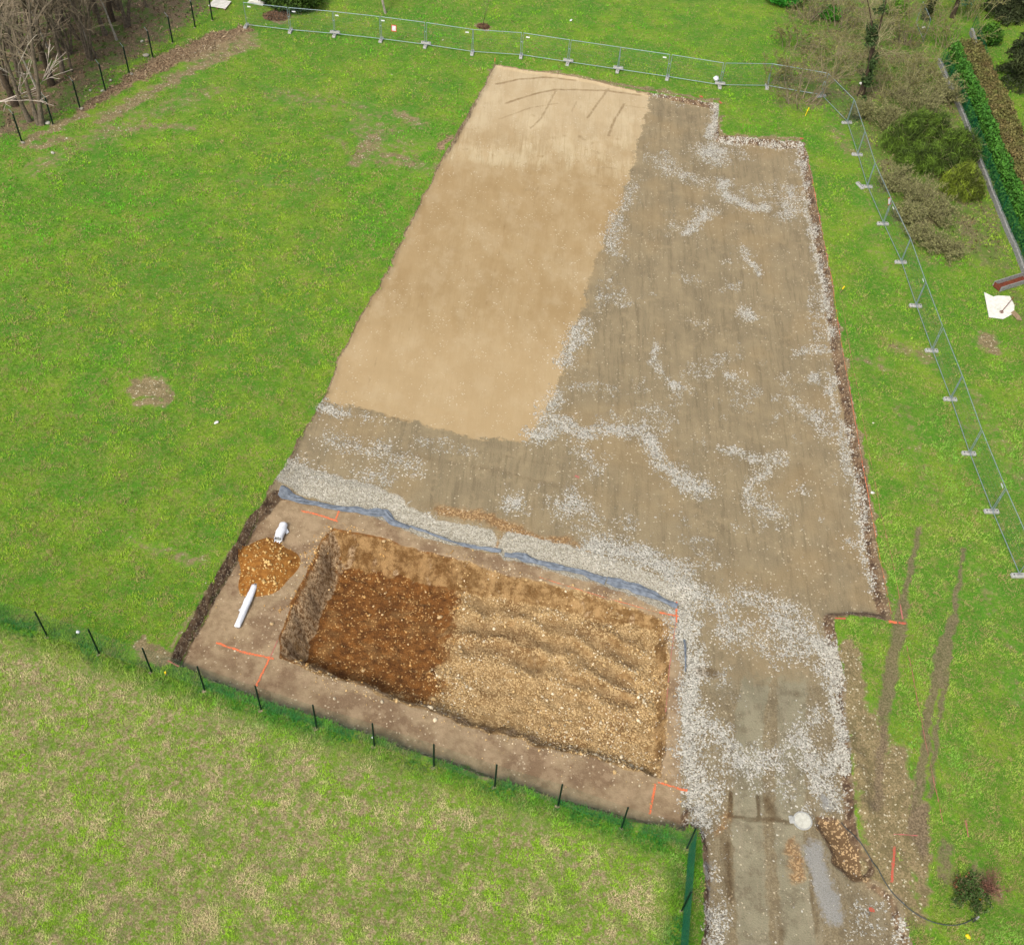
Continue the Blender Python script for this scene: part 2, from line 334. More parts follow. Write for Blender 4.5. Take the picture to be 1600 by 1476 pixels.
GREY = [([(1272,1330),(1284,1370),(1300,1410),(1304,1425)],15,.95),([(1288,1245),(1294,1256)],8,.8),([(1106,1350),(1108,1400)],10,.5)]
EMB = [([(443,744),(500,762),(560,780),(610,796)],19,1),([(610,800),(680,830),(760,846)],15,.9),([(800,856),(870,874),(940,892),(1010,918),(1055,940)],18,1),([(1068,965),(1074,1010)],9,.9)]
ORG = [([(690,797),(760,812),(840,845),(880,852)],9,.9),([(740,840),(790,850)],9,.7),([(880,850),(925,862)],8,.6),([(1242,1320),(1243,1370)],9,.8),([(1140,1270),(1120,1300)],8,.6)]
BARE = [([(60,262),(200,192),(330,140)],38,.46),([(430,150),(560,170),(640,235)],40,.43),([(560,190),(600,250),(680,260)],30,.46),([(380,280),(480,290)],30,.38),([(1350,300),(1380,420)],22,.38),([(1400,620),(1460,780)],26,.40),([(1530,620),(1590,760)],26,.43),([(1540,900),(1590,1100)],30,.38),
 ([(590,210),(560,250)],18,.6),([(620,180),(655,195)],14,.6),([(600,240),(640,255)],16,.6),([(520,215),(545,240)],12,.5),([(36,226),(75,205),(125,178)],11,.75),([(160,185),(220,150),(300,110),(390,70)],17,.66),
 ([(150,205),(240,195),(300,200)],15,.55),([(300,90),(380,60)],22,.7),([(640,130),(720,150)],12,.35),([(700,250),(690,270)],10,.8),([(490,260),(500,280)],14,.45),([(232,608)],22,1),([(210,602),(262,620)],11,.9),([(215,632),(250,630)],9,.7),
 ([(425,780),(372,850),(322,930),(275,1005)],5,.6),([(200,845),(330,880)],9,.5),([(250,1010),(270,1030),(215,1015)],10,.9),([(100,215),(60,230)],14,.6),
 ([(1400,540),(1450,560)],22,.55),([(1340,560),(1380,570)],16,.5),([(1500,660),(1520,665)],10,.5),([(1545,535)],18,.85),([(1545,405)],18,.7),([(1570,690)],16,.4),
 ([(1265,300),(1292,430),(1318,580),(1343,720),(1368,850),(1388,960)],5,.9),([(1325,1010),(1338,1120),(1350,1230)],14,1),([(1350,1130),(1372,1230),(1385,1330),(1410,1430)],28,.85),([(1400,1180),(1412,1270),(1425,1340)],20,.9),([(1440,1260),(1440,1340),(1446,1400)],14,.7),
 ([(1350,1340),(1390,1420)],22,.9),([(1300,200),(1330,240)],18,.5),([(770,108),(900,118),(1010,140),(1120,160)],5,.75),([(1125,180),(1128,212),(1250,218)],5,.8),([(1530,1370),(1560,1390)],18,.6),
 ([(290,1040),(400,1082),(580,1140),(780,1208),(980,1270)],4,.8),([(600,330),(590,345)],8,.3),([(440,35),(440,20)],14,.6),([(755,42)],10,.9)]
mWh, mTail = stroke_field(WHITE, X, Y, -.3, .42, 1.0); mEm = stroke_field(EMB, X, Y, -.5, .12); mOr = stroke_field(ORG, X, Y, -.3, .3); mBa = stroke_field(BARE, X, Y, 0, .5)
gp = fbm(X[near], Y[near], 2.3, 811, 5); mWh[near] = np.maximum(mWh[near], .34*sst(.56, .72, gp)*(dSand[near] < -.4)*(dS[near] > .3)*(dL[near] < -.3))
mDk = stroke_field(DARK, X, Y, -.3, .06); BRUSH = [([(128,166),(165,150),(200,132)],12,.9),([(215,118),(260,95),(300,78),(345,58)],17,1),([(345,58),(380,48)],12,.8),([(690,235),(702,215)],6,.7)]
mBrush = stroke_field(BRUSH, X, Y, 0, .5)
mGr = stroke_field(GREY, X, Y, -.15, .15)
FT = np.array([g0(px, py) for px, py in ((-60,955),(74,994),(237,1050),(408,1108),(585,1165),(773,1228),(971,1293),(1073,1325),(1065,1422),(1048,1560))])
def dist_line(P, x, y):
    d = np.full(x.shape, 1e9)
    for k in range(len(P)-1):
        ax, ay = P[k]; ex, ey = P[k+1]-P[k]; t = np.clip(((x-ax)*ex+(y-ay)*ey)/(ex*ex+ey*ey), 0, 1)
        d = np.minimum(d, np.hypot(x-ax-t*ex, y-ay-t*ey))
    return d
LF_POLY = np.vstack([FT, [[-40, -5]], [[-60, 26]]]) ; 
dDry = np.full(X.shape, -20.0); dDry[near] = sdf(LF_POLY, X[near], Y[near])
EW = .09+.46*sst(2, 12, X-Y*.06)*sst(10, 17, X)
enc = lambda d, k=1.0: np.clip(.5+d/k, 0, 1)
ATT = dict(a_site=enc(dS), a_low=enc(dL), a_pit=enc(dP), a_dark=enc(dPD, 2.4), a_sand=enc(dSand), a_road=enc(dR, 3), a_wood=enc(dW, 5), a_scrub=enc(dSc, 6),
           a_white=mWh, a_emb=mEm, a_org=mOr, a_bare=mBa, a_rut=mRut, a_rt=mRT, a_dry=enc(dDry, 3.0), a_hole=mHole, a_dk=mDk, a_grey=mGr, a_brush=mBrush, a_tail=mTail, a_edge=np.clip(dS/EW, -1, 2), a_rid=np.clip(ridm*(1-rid), 0, 1))
XP, YP = g0(800, 262, -.3)

def terrain_material():
    n = NT('terrain'); tc = n.tc
    f1 = n.noise(14, 4, .65); f2 = n.noise(3.2, 4, .6); f3 = n.noise(.55, 4, .6); f4 = n.noise(.16, 3, .6); f5 = n.noise(38, 3, .7)
    cell = n.vor(17); cr = n.sep(cell, 0); cg = n.sep(cell, 1); cb = n.sep(cell, 2)
    cell2 = n.vor(9); c2r = n.sep(cell2, 0); c2g = n.sep(cell2, 1)
    def thr(a, amp, soft=.06, nz=None, at=.5):
        v = n.mth('ADD', n.attr(a), n.mth('MULTIPLY', n.mth('SUBTRACT', nz or f2, .5), amp)); return n.mr(v, at-soft, at+soft)
    # grass
    g = n.mix(n.mr(f3, .35, .65), S(86, 138, 22), S(126, 156, 36))
    g = n.mix(n.mth('MULTIPLY', n.mr(f4, .42, .62), .6), g, S(66, 130, 22))
    g = n.mix(n.mth('MULTIPLY', n.mr(f2, .5, .68), .5), g, S(150, 140, 84))
    g = n.mix(n.mth('MULTIPLY', n.mr(f1, .44, .64), .55), g, S(58, 98, 18)); g = n.mix(n.mth('MULTIPLY', n.mr(n.noise(6.5, 4, .7), .50, .64), .45), g, S(62, 108, 18))  # dark mottles: shade between the tufts, put into the turf colour
    g = n.mix(n.mth('MULTIPLY', n.mr(n.noise(9, 3, .7), .54, .68), .6), g, S(158, 142, 92))
    dryc = n.mix(n.mr(f1, .4, .6), S(124, 106, 74), S(182, 164, 126))
    dry = n.mix(n.mr(n.noise(4.2, 5, .75), .40, .60), dryc, S(112, 146, 40))
    dm = n.mth('MULTIPLY', n.mr(n.attr('a_dry'), .5, 1.0), n.mr(f3, .25, .5, .55, 1.0))
    g = n.mix(dm, g, dry)
    # bare earth in the grass
    ba = n.mix(n.mr(f1, .35, .65), S(114, 95, 70), S(164, 142, 108)); ba = n.mix(n.mth('MULTIPLY', n.mr(n.noise(1.8, 6, .75), .46, .6), .6), ba, S(104, 88, 64)); ba = n.mix(n.mr(cr, .95, .965), ba, S(205, 192, 165))
    br_ = n.mix(n.mr(n.noise(7, 5, .75), .4, .6), S(96, 76, 54), S(166, 140, 108)); g = n.mix(thr('a_brush', 1.3, .16, n.noise(1.6, 5, .75)), g, br_)
    g = n.mix(n.mth('MULTIPLY', thr('a_bare', 1.1, .16, n.noise(2.2, 5, .7)), .9), g, ba)
    li = n.mix(n.mr(f1, .35, .65), S(80, 68, 48), S(140, 120, 92)); li = n.mix(n.mr(n.noise(1.2, 5, .7), .47, .58), li, S(88, 108, 44))
    g = n.mix(thr('a_wood', .9, .12), g, li)
    sc = n.mix(n.mr(f1, .35, .65), S(84, 80, 48), S(142, 132, 94)); sc = n.mix(n.mr(f3, .42, .58), sc, S(92, 118, 42))
    g = n.mix(thr('a_scrub', .9, .15), g, sc)
    mud = n.mix(n.mr(f1, .35, .65), S(92, 78, 58), S(140, 122, 96))
    g = n.mix(n.mth('MULTIPLY', thr('a_rut', 1.3, .2, n.noise(4, 5, .75), .52), .85), g, mud)
    # compacted gravel platform
    st = n.noise(1.0, 5, .65, n.rot(.16, (2.2, .25, 1)))
    p = n.mix(n.mr(f3, .3, .7), S(132, 116, 90), S(152, 134, 104)); p = n.mix(n.mth('MULTIPLY', n.mr(st, .45, .68), .5), p, S(112, 99, 77))
    p = n.mix(n.mth('MULTIPLY', n.mr(f5, .4, .65), .4), p, S(170, 154, 126)); p = n.mix(n.mth('MULTIPLY', n.mr(n.noise(1.0, 5, .75, n.rot(.16, (5, .4, 1))), .5, .62), .4), p, S(108, 94, 72)); p = n.mix(n.mth('MULTIPLY', n.mr(n.noise(1.3, 6, .75), .52, .64), .45), p, S(168, 148, 116)); p = n.mix(n.mth('MULTIPLY', n.mr(n.noise(20, 3, .8), .62, .7), .6), p, S(86, 74, 58))
    p = n.mix(n.mth('MULTIPLY', n.mr(f4, .5, .62), .35), p, S(160, 134, 96))
    pr = n.mix(n.mr(f3, .35, .65), S(134, 121, 97), S(150, 138, 112)); pr = n.mix(n.mth('MULTIPLY', n.mr(f2, .5, .7), .5), pr, S(112, 99, 78))
    rt = n.mr(n.mth('ADD', n.attr('a_rt'), n.mth('MULTIPLY', n.mth('SUBTRACT', f2, .5), .5)), .45, .6)
    pr = n.mix(rt, n.mix(n.mr(f1, .4, .6), S(128, 112, 86), S(150, 134, 106)), n.mix(n.mr(f3, .4, .6), S(138, 129, 105), S(152, 143, 118)))
    pr = n.mix(n.mth('MULTIPLY', n.mr(n.noise(1.8, 6, .8), .48, .6), .6), pr, S(112, 98, 76)); pr = n.mix(n.mth('MULTIPLY', n.mr(n.noise(1.0, 6, .8, n.rot(0, (3, .5, 1))), .5, .6), .5), pr, S(158, 146, 122)); pr = n.mix(n.mth('MULTIPLY', n.mr(f5, .5, .62), .5), pr, S(98, 88, 70)); p = n.mix(thr('a_road', .6, .18), p, pr)
    # sand pad
    s1 = n.mix(n.mr(f3, .35, .65), S(184, 161, 122), S(202, 181, 144)); s1 = n.mix(n.mth('MULTIPLY', n.mr(st, .5, .7), .5), s1, S(168, 138, 92))
    s1 = n.mix(n.mth('MULTIPLY', n.mr(f4, .48, .6), .5), s1, S(202, 184, 148)); s1 = n.mix(n.mth('MULTIPLY', n.mr(n.noise(1.1, 4, .6), .56, .7), .5), s1, S(160, 132, 88))
    s1 = n.mix(n.mth('MULTIPLY', n.mr(f5, .5, .7), .4), s1, S(214, 196, 160)); s1 = n.mix(n.mth('MULTIPLY', n.mr(n.noise(1.0, 6, .75, n.rot(.16, (3.5, .3, 1))), .50, .62), .5), s1, S(160, 134, 94)); s1 = n.mix(n.mth('MULTIPLY', n.mr(n.noise(1.0, 5, .7, n.rot(.12, (9, .35, 1))), .52, .62), .4), s1, S(150, 124, 86)); s1 = n.mix(n.mth('MULTIPLY', n.mr(n.noise(1.0, 5, .7, n.rot(.2, (6, .5, 1))), .54, .64), .5), s1, S(204, 182, 146)); s1 = n.mix(n.mth('MULTIPLY', n.mr(n.noise(2.2, 4, .7), .6, .7), .6), s1, S(148, 122, 84)); s1 = n.mix(n.mth('MULTIPLY', n.mr(n.noise(.35, 4, .6, n.rot(.16, (2.0, .6, 1))), .46, .60), .55), s1, S(176, 148, 106))
    sx = n.t.nodes.new('ShaderNodeSeparateXYZ'); n.put(sx.inputs[0], tc)
    rows = n.mth('ADD', sx.outputs[1], n.mth('MULTIPLY', n.mth('SUBTRACT', f3, .5), 1.5))
    s1 = n.mix(n.mth('MULTIPLY', n.mr(rows, YP+.5, YP-.6), .75), s1, S(168, 141, 100)); s1 = n.mix(n.mth('MULTIPLY', n.mr(n.noise(.42, 5, .65, n.rot(.16, (1.6, .7, 1))), .42, .62), .5), s1, S(158, 130, 88)); s1 = n.mix(n.mth('MULTIPLY', n.mr(n.noise(.6, 6, .7, n.rot(.3, (1.3, .8, 1))), .47, .66), .30), s1, S(196, 176, 142)); s1 = n.mix(n.mr(sx.outputs[1], YP, YP+7, .0, .45), s1, S(204, 184, 150)); s1 = n.mix(n.mr(sx.outputs[1], YP-13.5, YP-18, .0, .4), s1, S(196, 170, 130))
    s1 = n.mix(1.0, s1, (0.95, 0.965, 0.955), 'MULTIPLY'); p = n.mix(1.0, p, (0.965, 0.985, 0.95), 'MULTIPLY'); p = n.mix(thr('a_sand', 1.2, .06, n.noise(4.5, 6, .8)), p, s1)
    # orange clay smears
    og = n.mix(n.mr(cr, .5, .9), S(132, 96, 56), S(196, 160, 112)); p = n.mix(n.mth('MULTIPLY', thr('a_org', 1.6, .3, n.noise(3, 6, .8)), .8), p, og)
    # stripped strip
    lo = n.mix(n.mr(f2, .3, .7), S(142, 119, 90), S(168, 146, 114)); lo = n.mix(n.mth('MULTIPLY', n.mr(f3, .46, .6), .7), lo, S(118, 92, 68)); lo = n.mix(n.mth('MULTIPLY', n.mr(n.noise(1.4, 6, .75), .48, .6), .5), lo, S(178, 154, 122)); lo = n.mix(n.mr(n.mth('ADD', cr, n.mth('MULTIPLY', f3, .1)), 1.03, 1.04), lo, S(196, 178, 148))
    lo = n.mix(n.mth('MULTIPLY', n.mr(f5, .5, .7), .35), lo, S(176, 150, 120))
    inL = thr('a_low', .12, .03)
    p = n.mix(n.mth('MULTIPLY', n.mr(n.mth('ADD', cb, n.mth('MULTIPLY', n.noise(.8, 5, .7), .25)), 1.10, 1.13), .8), p, S(204, 190, 160)); base = n.mix(inL, p, lo)
    # cut banks: steep faces are dark topsoil / rubble
    nz = n.t.nodes.new('ShaderNodeSeparateXYZ'); geo = n.t.nodes.new('ShaderNodeNewGeometry'); n.put(nz.inputs[0], geo.outputs['Normal'])
    # the pit
    pd = n.mix(n.mr(f2, .3, .7), S(90, 54, 18), S(136, 88, 38)); pd = n.mix(n.mth('MULTIPLY', n.mr(n.noise(.9, 3), .52, .68), .6), pd, S(146, 108, 62))
    pd = n.mix(n.mr(n.mth('ADD', cr, n.mth('MULTIPLY', f3, .2)), 1.02, 1.06), pd, S(186, 146, 92))
    pl = n.mix(n.mr(f2, .3, .7), S(136, 105, 64), S(172, 142, 98)); pl = n.mix(n.mth('MULTIPLY', n.mr(f3, .5, .62), .5), pl, S(120, 84, 46))
    pl = n.mix(n.mr(n.mth('ADD', cr, n.mth('MULTIPLY', n.noise(1.3, 4, .65), 1.2)), 1.25, 1.35), pl, S(196, 166, 118))
    pl = n.mix(n.mr(n.attr('a_rid'), .15, .8, 0, .6), pl, S(122, 95, 62))
    pit = n.mix(thr('a_dark', 1.4, .12, n.noise(2.4, 6, .8)), pl, pd)
    wall = n.mix(n.mr(n.noise(1.6, 6, .75), .4, .6), S(112, 80, 40), S(172, 138, 92)); wall = n.mix(n.mth('MULTIPLY', n.mr(n.noise(.7, 4, .7), .5, .62), .7), wall, S(98, 66, 26))
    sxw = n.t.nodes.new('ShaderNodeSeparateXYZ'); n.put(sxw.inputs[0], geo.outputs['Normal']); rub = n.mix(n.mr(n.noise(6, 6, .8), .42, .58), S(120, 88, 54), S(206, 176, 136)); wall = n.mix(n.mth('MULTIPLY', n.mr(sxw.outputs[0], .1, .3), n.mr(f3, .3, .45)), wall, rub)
    slope = n.mr(nz.outputs[2], .93, .78)
    pit = n.mix(n.mth('MULTIPLY', slope, .85), pit, wall)
    base = n.mix(thr('a_pit', .10, .03), base, pit)
    bank = n.mix(n.mr(f2, .35, .65), S(74, 56, 42), S(128, 104, 78)); bank = n.mix(n.mr(cr, .84, .9), bank, S(168, 150, 124))
    em = n.mr(n.attr('a_emb'), .35, .5)
    bk = n.mth('MULTIPLY', slope, n.mth('SUBTRACT', 1.0, n.mr(n.attr('a_pit'), .45, .6)))
    base = n.mix(n.mth('MULTIPLY', bk, n.mth('SUBTRACT', 1.0, em)), base, bank)
    edge = n.mth('SUBTRACT', 1.0, n.mr(n.mth('ADD', n.attr('a_edge'), n.mth('MULTIPLY', n.mth('SUBTRACT', n.noise(5, 5, .7), .5), 1.0)), .75, 1.05))
    notroad = n.mth('SUBTRACT', 1.0, n.mr(n.attr('a_road'), .4, .55))
    base = n.mix(n.mth('MULTIPLY', n.mth('MULTIPLY', edge, .75), notroad), base, bank)
    # crushed stone
    ec = n.mix(cr, S(140, 134, 118), S(192, 187, 172)); base = n.mix(thr('a_emb', .35, .06), base, ec)
    wv = n.mth('ADD', n.attr('a_white'), n.mth('MULTIPLY', n.mth('SUBTRACT', n.noise(2.4, 6, .78), .5), 2.3))
    wm = n.mr(n.mth('SUBTRACT', n.mth('MULTIPLY', wv, n.mr(n.attr('a_white'), .02, .15)), n.mth('MULTIPLY', cg, .75)), .16, .20)
    wc = n.mix(cr, S(150, 146, 134), S(212, 208, 194)); wc = n.mix(n.mr(cb, .85, .9), wc, S(120, 112, 98))
    base = n.mix(wm, base, wc)
    sp = n.mr(n.mth('ADD', cr, n.mth('MULTIPLY', n.attr('a_tail'), .10)), 1.03, 1.04); base = n.mix(n.mth('MULTIPLY', sp, .9), base, S(220, 214, 200))
    base = n.mix(n.mth('MULTIPLY', n.mr(n.mth('ADD', n.attr('a_dk'), n.mth('MULTIPLY', n.mth('SUBTRACT', f2, .5), .5)), .15, .7), .9), base, n.mix(1.0, base, S(176, 160, 140, 1.0), 'MULTIPLY'))
    base = n.mix(n.mr(n.mth('ADD', n.attr('a_grey'), n.mth('MULTIPLY', n.mth('SUBTRACT', n.noise(3, 6, .8), .5), 1.8)), .35, .75, 0, .8), base, n.mix(n.mr(f5, .35, .65), S(124, 124, 120), S(172, 171, 166)))
    # hole by the road
    base = n.mix(n.mr(n.mth('ADD', n.attr('a_hole'), n.mth('MULTIPLY', n.mth('SUBTRACT', n.noise(3.5, 6, .8), .5), 1.3)), .45, .65), base, n.mix(n.mr(cr, .75, .85), S(112, 88, 60), S(190, 160, 118)))
    ins = n.mr(n.mth('ADD', n.attr('a_site'), n.mth('MULTIPLY', n.mth('SUBTRACT', f2, .5), .25)), .47, .53)
    rdedge = n.mth('MULTIPLY', n.mr(n.attr('a_road'), .45, .6), n.mth('SUBTRACT', 1.0, n.mr(n.mth('ADD', n.attr('a_site'), n.mth('MULTIPLY', n.mth('SUBTRACT', f3, .5), 1.2)), .5, 1.0)))
    col = n.mix(ins, g, base); col = n.mix(n.mth('MULTIPLY', n.mth('MULTIPLY', n.mr(nz.outputs[2], .9, .72), n.mth('SUBTRACT', 1.0, ins)), n.mr(n.attr('a_site'), .05, .2)), col, bank)
    dist = n.vor(17, 'Distance'); stoney = n.mth('MAXIMUM', n.mth('MAXIMUM', wm, n.mr(n.attr('a_emb'), .4, .5)), n.mth('MULTIPLY', n.mr(n.attr('a_pit'), .5, .6), .8))
    hgt = n.mth('ADD', n.mth('MULTIPLY', n.mth('SUBTRACT', .6, dist), stoney), n.mth('MULTIPLY', f1, n.mr(n.attr('a_sand'), .5, .6, .7, .12)))
    n.bump(hgt, .8, .05)
    wet = n.mth('MULTIPLY', rt, n.mr(n.attr('a_road'), .5, .7))
    return n.done(col, n.mr(wet, 0, 1, .95, .6))
TM = terrain_material()

def build_terrain():
    ny, nx = X.shape
    V = np.stack([X, Y, Z], -1).reshape(-1, 3)
    gyy, gxx = np.gradient(Z, YS, XS); Nn = np.stack([-gxx, -gyy, np.ones_like(Z)], -1); Nn /= np.linalg.norm(Nn, axis=-1)[..., None]; Nn = Nn.reshape(-1, 3)
    ii = np.arange(ny*nx).reshape(ny, nx)
    Fq = np.stack([ii[:-1, :-1], ii[:-1, 1:], ii[1:, 1:], ii[1:, :-1]], -1).reshape(-1, 4)
    zone = np.zeros(X.shape, int)
    zone[dW > 0] = 1; zone[dS > 0] = 2; zone[(dR > 0) & (dS > 0)] = 3; zone[dSand > 0] = 4; zone[dL > 0] = 5; zone[dP > 0] = 6
    zf = zone[:-1, :-1].reshape(-1)
    for k, nm in enumerate(('ground', 'woodland_floor', 'gravel_pad', 'access_road', 'sand_pad', 'dirt_strip', 'excavation')):
        f = Fq[zf == k]; used = np.unique(f); re = np.zeros(len(V), np.int32); re[used] = np.arange(len(used))
        me = mesh_from(nm, V[used], re[f], TM, True)
        for an, A in ATT.items():
            a = me.attributes.new(an, 'FLOAT', 'POINT'); a.data.foreach_set('value', A.ravel()[used].astype(np.float32))
        me.normals_split_custom_set_from_vertices(Nn[used].tolist() if len(used) < 5 else Nn[used])
        tag(link(nm, me), kind='structure')
build_terrain()
#@@REST@@
# ------------------------------------------------------------------ scatter builders
def srgb(r, g, b, k=0.62): return np.array(S(r, g, b, k))
OCT_V = np.array([(1,0,0),(0,1,0),(-1,0,0),(0,-1,0),(0,0,1),(0,0,-1)], float)
OCT_F = np.array([(0,1,4),(1,2,4),(2,3,4),(3,0,4),(1,0,5),(2,1,5),(3,2,5),(0,3,5)])
def _ico():
    t = (1+5**.5)/2
    V = np.array([(-1,t,0),(1,t,0),(-1,-t,0),(1,-t,0),(0,-1,t),(0,1,t),(0,-1,-t),(0,1,-t),(t,0,-1),(t,0,1),(-t,0,-1),(-t,0,1)], float); V /= np.linalg.norm(V[0])
    F = np.array([(0,11,5),(0,5,1),(0,1,7),(0,7,10),(0,10,11),(1,5,9),(5,11,4),(11,10,2),(10,7,6),(7,1,8),(3,9,4),(3,4,2),(3,2,6),(3,6,8),(3,8,9),(4,9,5),(2,4,11),(6,2,10),(8,6,7),(9,8,1)])
    return V, F
ICO_V, ICO_F = _ico()
def stones(name, x, y, z, size, cols, mat, shape='oct', flat=.6, jit=.35, parent=None):
    BV, BF = (OCT_V, OCT_F) if shape == 'oct' else (ICO_V, ICO_F); n = len(x)
    sc = np.stack([rng.uniform(.7, 1.3, n), rng.uniform(.7, 1.3, n), rng.uniform(.7, 1.2, n)*flat], -1)
    V = BV[None]*(1+rng.uniform(-jit, jit, (n, len(BV), 1)))*sc[:, None]*size[:, None, None]
    a = rng.uniform(0, 6.28, n); c, s = np.cos(a)[:, None], np.sin(a)[:, None]
    V = np.stack([V[..., 0]*c-V[..., 1]*s, V[..., 0]*s+V[..., 1]*c, V[..., 2]], -1)
    ti = rng.uniform(-.5, .5, n)[:, None]; V = np.stack([V[..., 0]*np.cos(ti)-V[..., 2]*np.sin(ti), V[..., 1], V[..., 0]*np.sin(ti)+V[..., 2]*np.cos(ti)], -1)
    V += np.stack([x, y, z], -1)[:, None]
    F = BF[None]+(np.arange(n)*len(BV))[:, None, None]
    return link(name, mesh_from(name, V.reshape(-1, 3), F.reshape(-1, 3), mat, shape != 'oct', np.repeat(cols, len(BV), 0)), parent)
def leaves(name, C, size, cols, mat, parent=None, up=0.0, aspect=.6, sym=True):
    n = len(C); d = rng.normal(size=(n, 3)); d[:, 2] += up; d /= np.linalg.norm(d, axis=1)[:, None]
    e = np.cross(d, rng.normal(size=(n, 3))); e /= np.linalg.norm(e, axis=1)[:, None]+1e-9
    s = (size*rng.uniform(.6, 1.4, n))[:, None] if np.isscalar(size) else size[:, None]
    V = np.stack([C-d*s, C+e*s*aspect, C+d*s, C-e*s*aspect], 1).reshape(-1, 3)
    F = np.arange(n*4).reshape(n, 4)
    return link(name, mesh_from(name, V, F, mat, False, np.repeat(cols, 4, 0)), parent)
def blades(name, x, y, z, hgt, wid, cols, mat, nb=4, lean=.6, parent=None):
    n = len(x)*nb; X_ = np.repeat(x, nb)+rng.normal(0, .03, n); Y_ = np.repeat(y, nb)+rng.normal(0, .03, n); Z_ = np.repeat(z, nb)-.01
    h_ = np.repeat(hgt, nb)*rng.uniform(.5, 1.2, n); w_ = np.repeat(wid, nb)*rng.uniform(.6, 1.3, n)
    a = rng.uniform(0, 6.283, n); l = rng.uniform(.2, 1, n)*lean*h_*1.6; b = a+1.57+rng.uniform(-.5, .5, n)
    P = np.stack([X_, Y_, Z_], -1); W = np.stack([np.cos(b)*w_, np.sin(b)*w_, 0*w_], -1)
    T = np.stack([np.cos(a)*l, np.sin(a)*l, h_], -1)
    V = np.stack([P-W, P+W, P+T], 1).reshape(-1, 3)
    c = np.repeat(cols, nb, 0)*rng.uniform(.82, 1.18, n)[:, None]
    return link(name, mesh_from(name, V, np.arange(n*3).reshape(n, 3), mat, False, np.repeat(c, 3, 0)), parent)
def tubes(SG, n=3):
    """segments: (m,8) p0 p1 r0 r1 -> V, Q"""
    SG = np.asarray(SG); P0, P1 = SG[:, :3], SG[:, 3:6]; T = P1-P0; T /= np.linalg.norm(T, axis=1)[:, None]+1e-9
    ref = np.where(np.abs(T[:, 2:3]) < .9, np.array([[0, 0, 1.0]]), np.array([[1.0, 0, 0]]))
    A = np.cross(T, ref); A /= np.linalg.norm(A, axis=1)[:, None]+1e-9; B = np.cross(T, A)
    th = np.arange(n)*2*math.pi/n; ring = A[:, None]*np.cos(th)[None, :, None]+B[:, None]*np.sin(th)[None, :, None]
    V = np.concatenate([P0[:, None]+ring*SG[:, 6, None, None], P1[:, None]+ring*SG[:, 7, None, None]], 1).reshape(-1, 3)
    k = np.arange(n); k2 = (k+1) % n; q = np.stack([k, k2, k2+n, k+n], -1)
    return V, (q[None]+(np.arange(len(SG))*2*n)[:, None, None]).reshape(-1, 4)
M_stone = tintmat('pale_stone', .9, .15, 30); M_leaf = tintmat('foliage', .75, .25, 3); M_grass = tintmat('grass_blades', .8, .2, 1.2)
M_bark = simple('grey_bark', S(112, 100, 84), .95, 0, .4, 6, .02); M_twig = simple('brown_twigs', S(142, 128, 106), .95, 0, .25, 2)
M_bark2 = simple('dark_bark', S(76, 64, 50), .95, 0, .4, 8); M_twig2 = simple('olive_twigs', S(150, 144, 104), .95, 0, .25, 2)
M_birch = simple('pale_bark', S(160, 152, 138), .9, 0, .35, 7)
M_green = simple('green_coated_steel', S(10, 44, 34), .45, .2, .15); M_mesh = simple('green_wire', S(16, 96, 66), .5, .1, .15)
M_galv = simple('galvanised_steel', S(158, 178, 182), .45, .5, .12, 8); M_wire = simple('galvanised_wire', S(120, 150, 150), .5, .4, .1)
M_conc = simple('concrete', S(176, 176, 170), .9, 0, .2, 14, .01); M_conc2 = simple('weathered_concrete', S(150, 150, 146), .9, 0, .3, 9, .01)
M_dark = simple('hole_shade_and_peg', S(50, 52, 54), .8); M_white = simple('white_plastic', S(226, 228, 232, .68), .5, 0, .10, 7, .04)
M_geo = simple('blue_grey_fabric', S(116, 124, 134), .8, 0, .28, 5, .02); M_rust = simple('rusty_steel', S(120, 62, 42), .9, 0, .35, 12, .01)
def spray(name, col):
    n = NT(name); f = n.noise(22, 5, .75); return n.done(n.mix(n.mr(f, .40, .58), S(150, 122, 92), col), .9)
M_red2 = None
M_orange = spray('orange_spray_paint', S(248, 112, 64, .72)); M_pink = spray('pink_spray_paint', S(196, 104, 104))
M_yellow = simple('yellow_paint', S(240, 205, 20, .8), .6, 0, .1); M_red = simple('red_paint', S(215, 50, 40, .8), .6, 0, .1)
M_hose = simple('black_pipe_plastic', S(60, 72, 74), .4, 0, .15); M_board = simple('white_board', S(212, 210, 200, .75), .7, 0, .12, 5)
M_foot = simple('earthy_footing', S(150, 136, 112), .95, 0, .35, 10, .02)
M_wood = simple('weathered_wood', S(150, 128, 98), .9, 0, .3, 15)

def inview(x, y, z, mar=60):
    a, b, c = project(np.stack([x, y, z], -1)); return (a > -mar) & (a < W0+mar) & (b > -mar) & (b < H0+mar) & (c > 0)

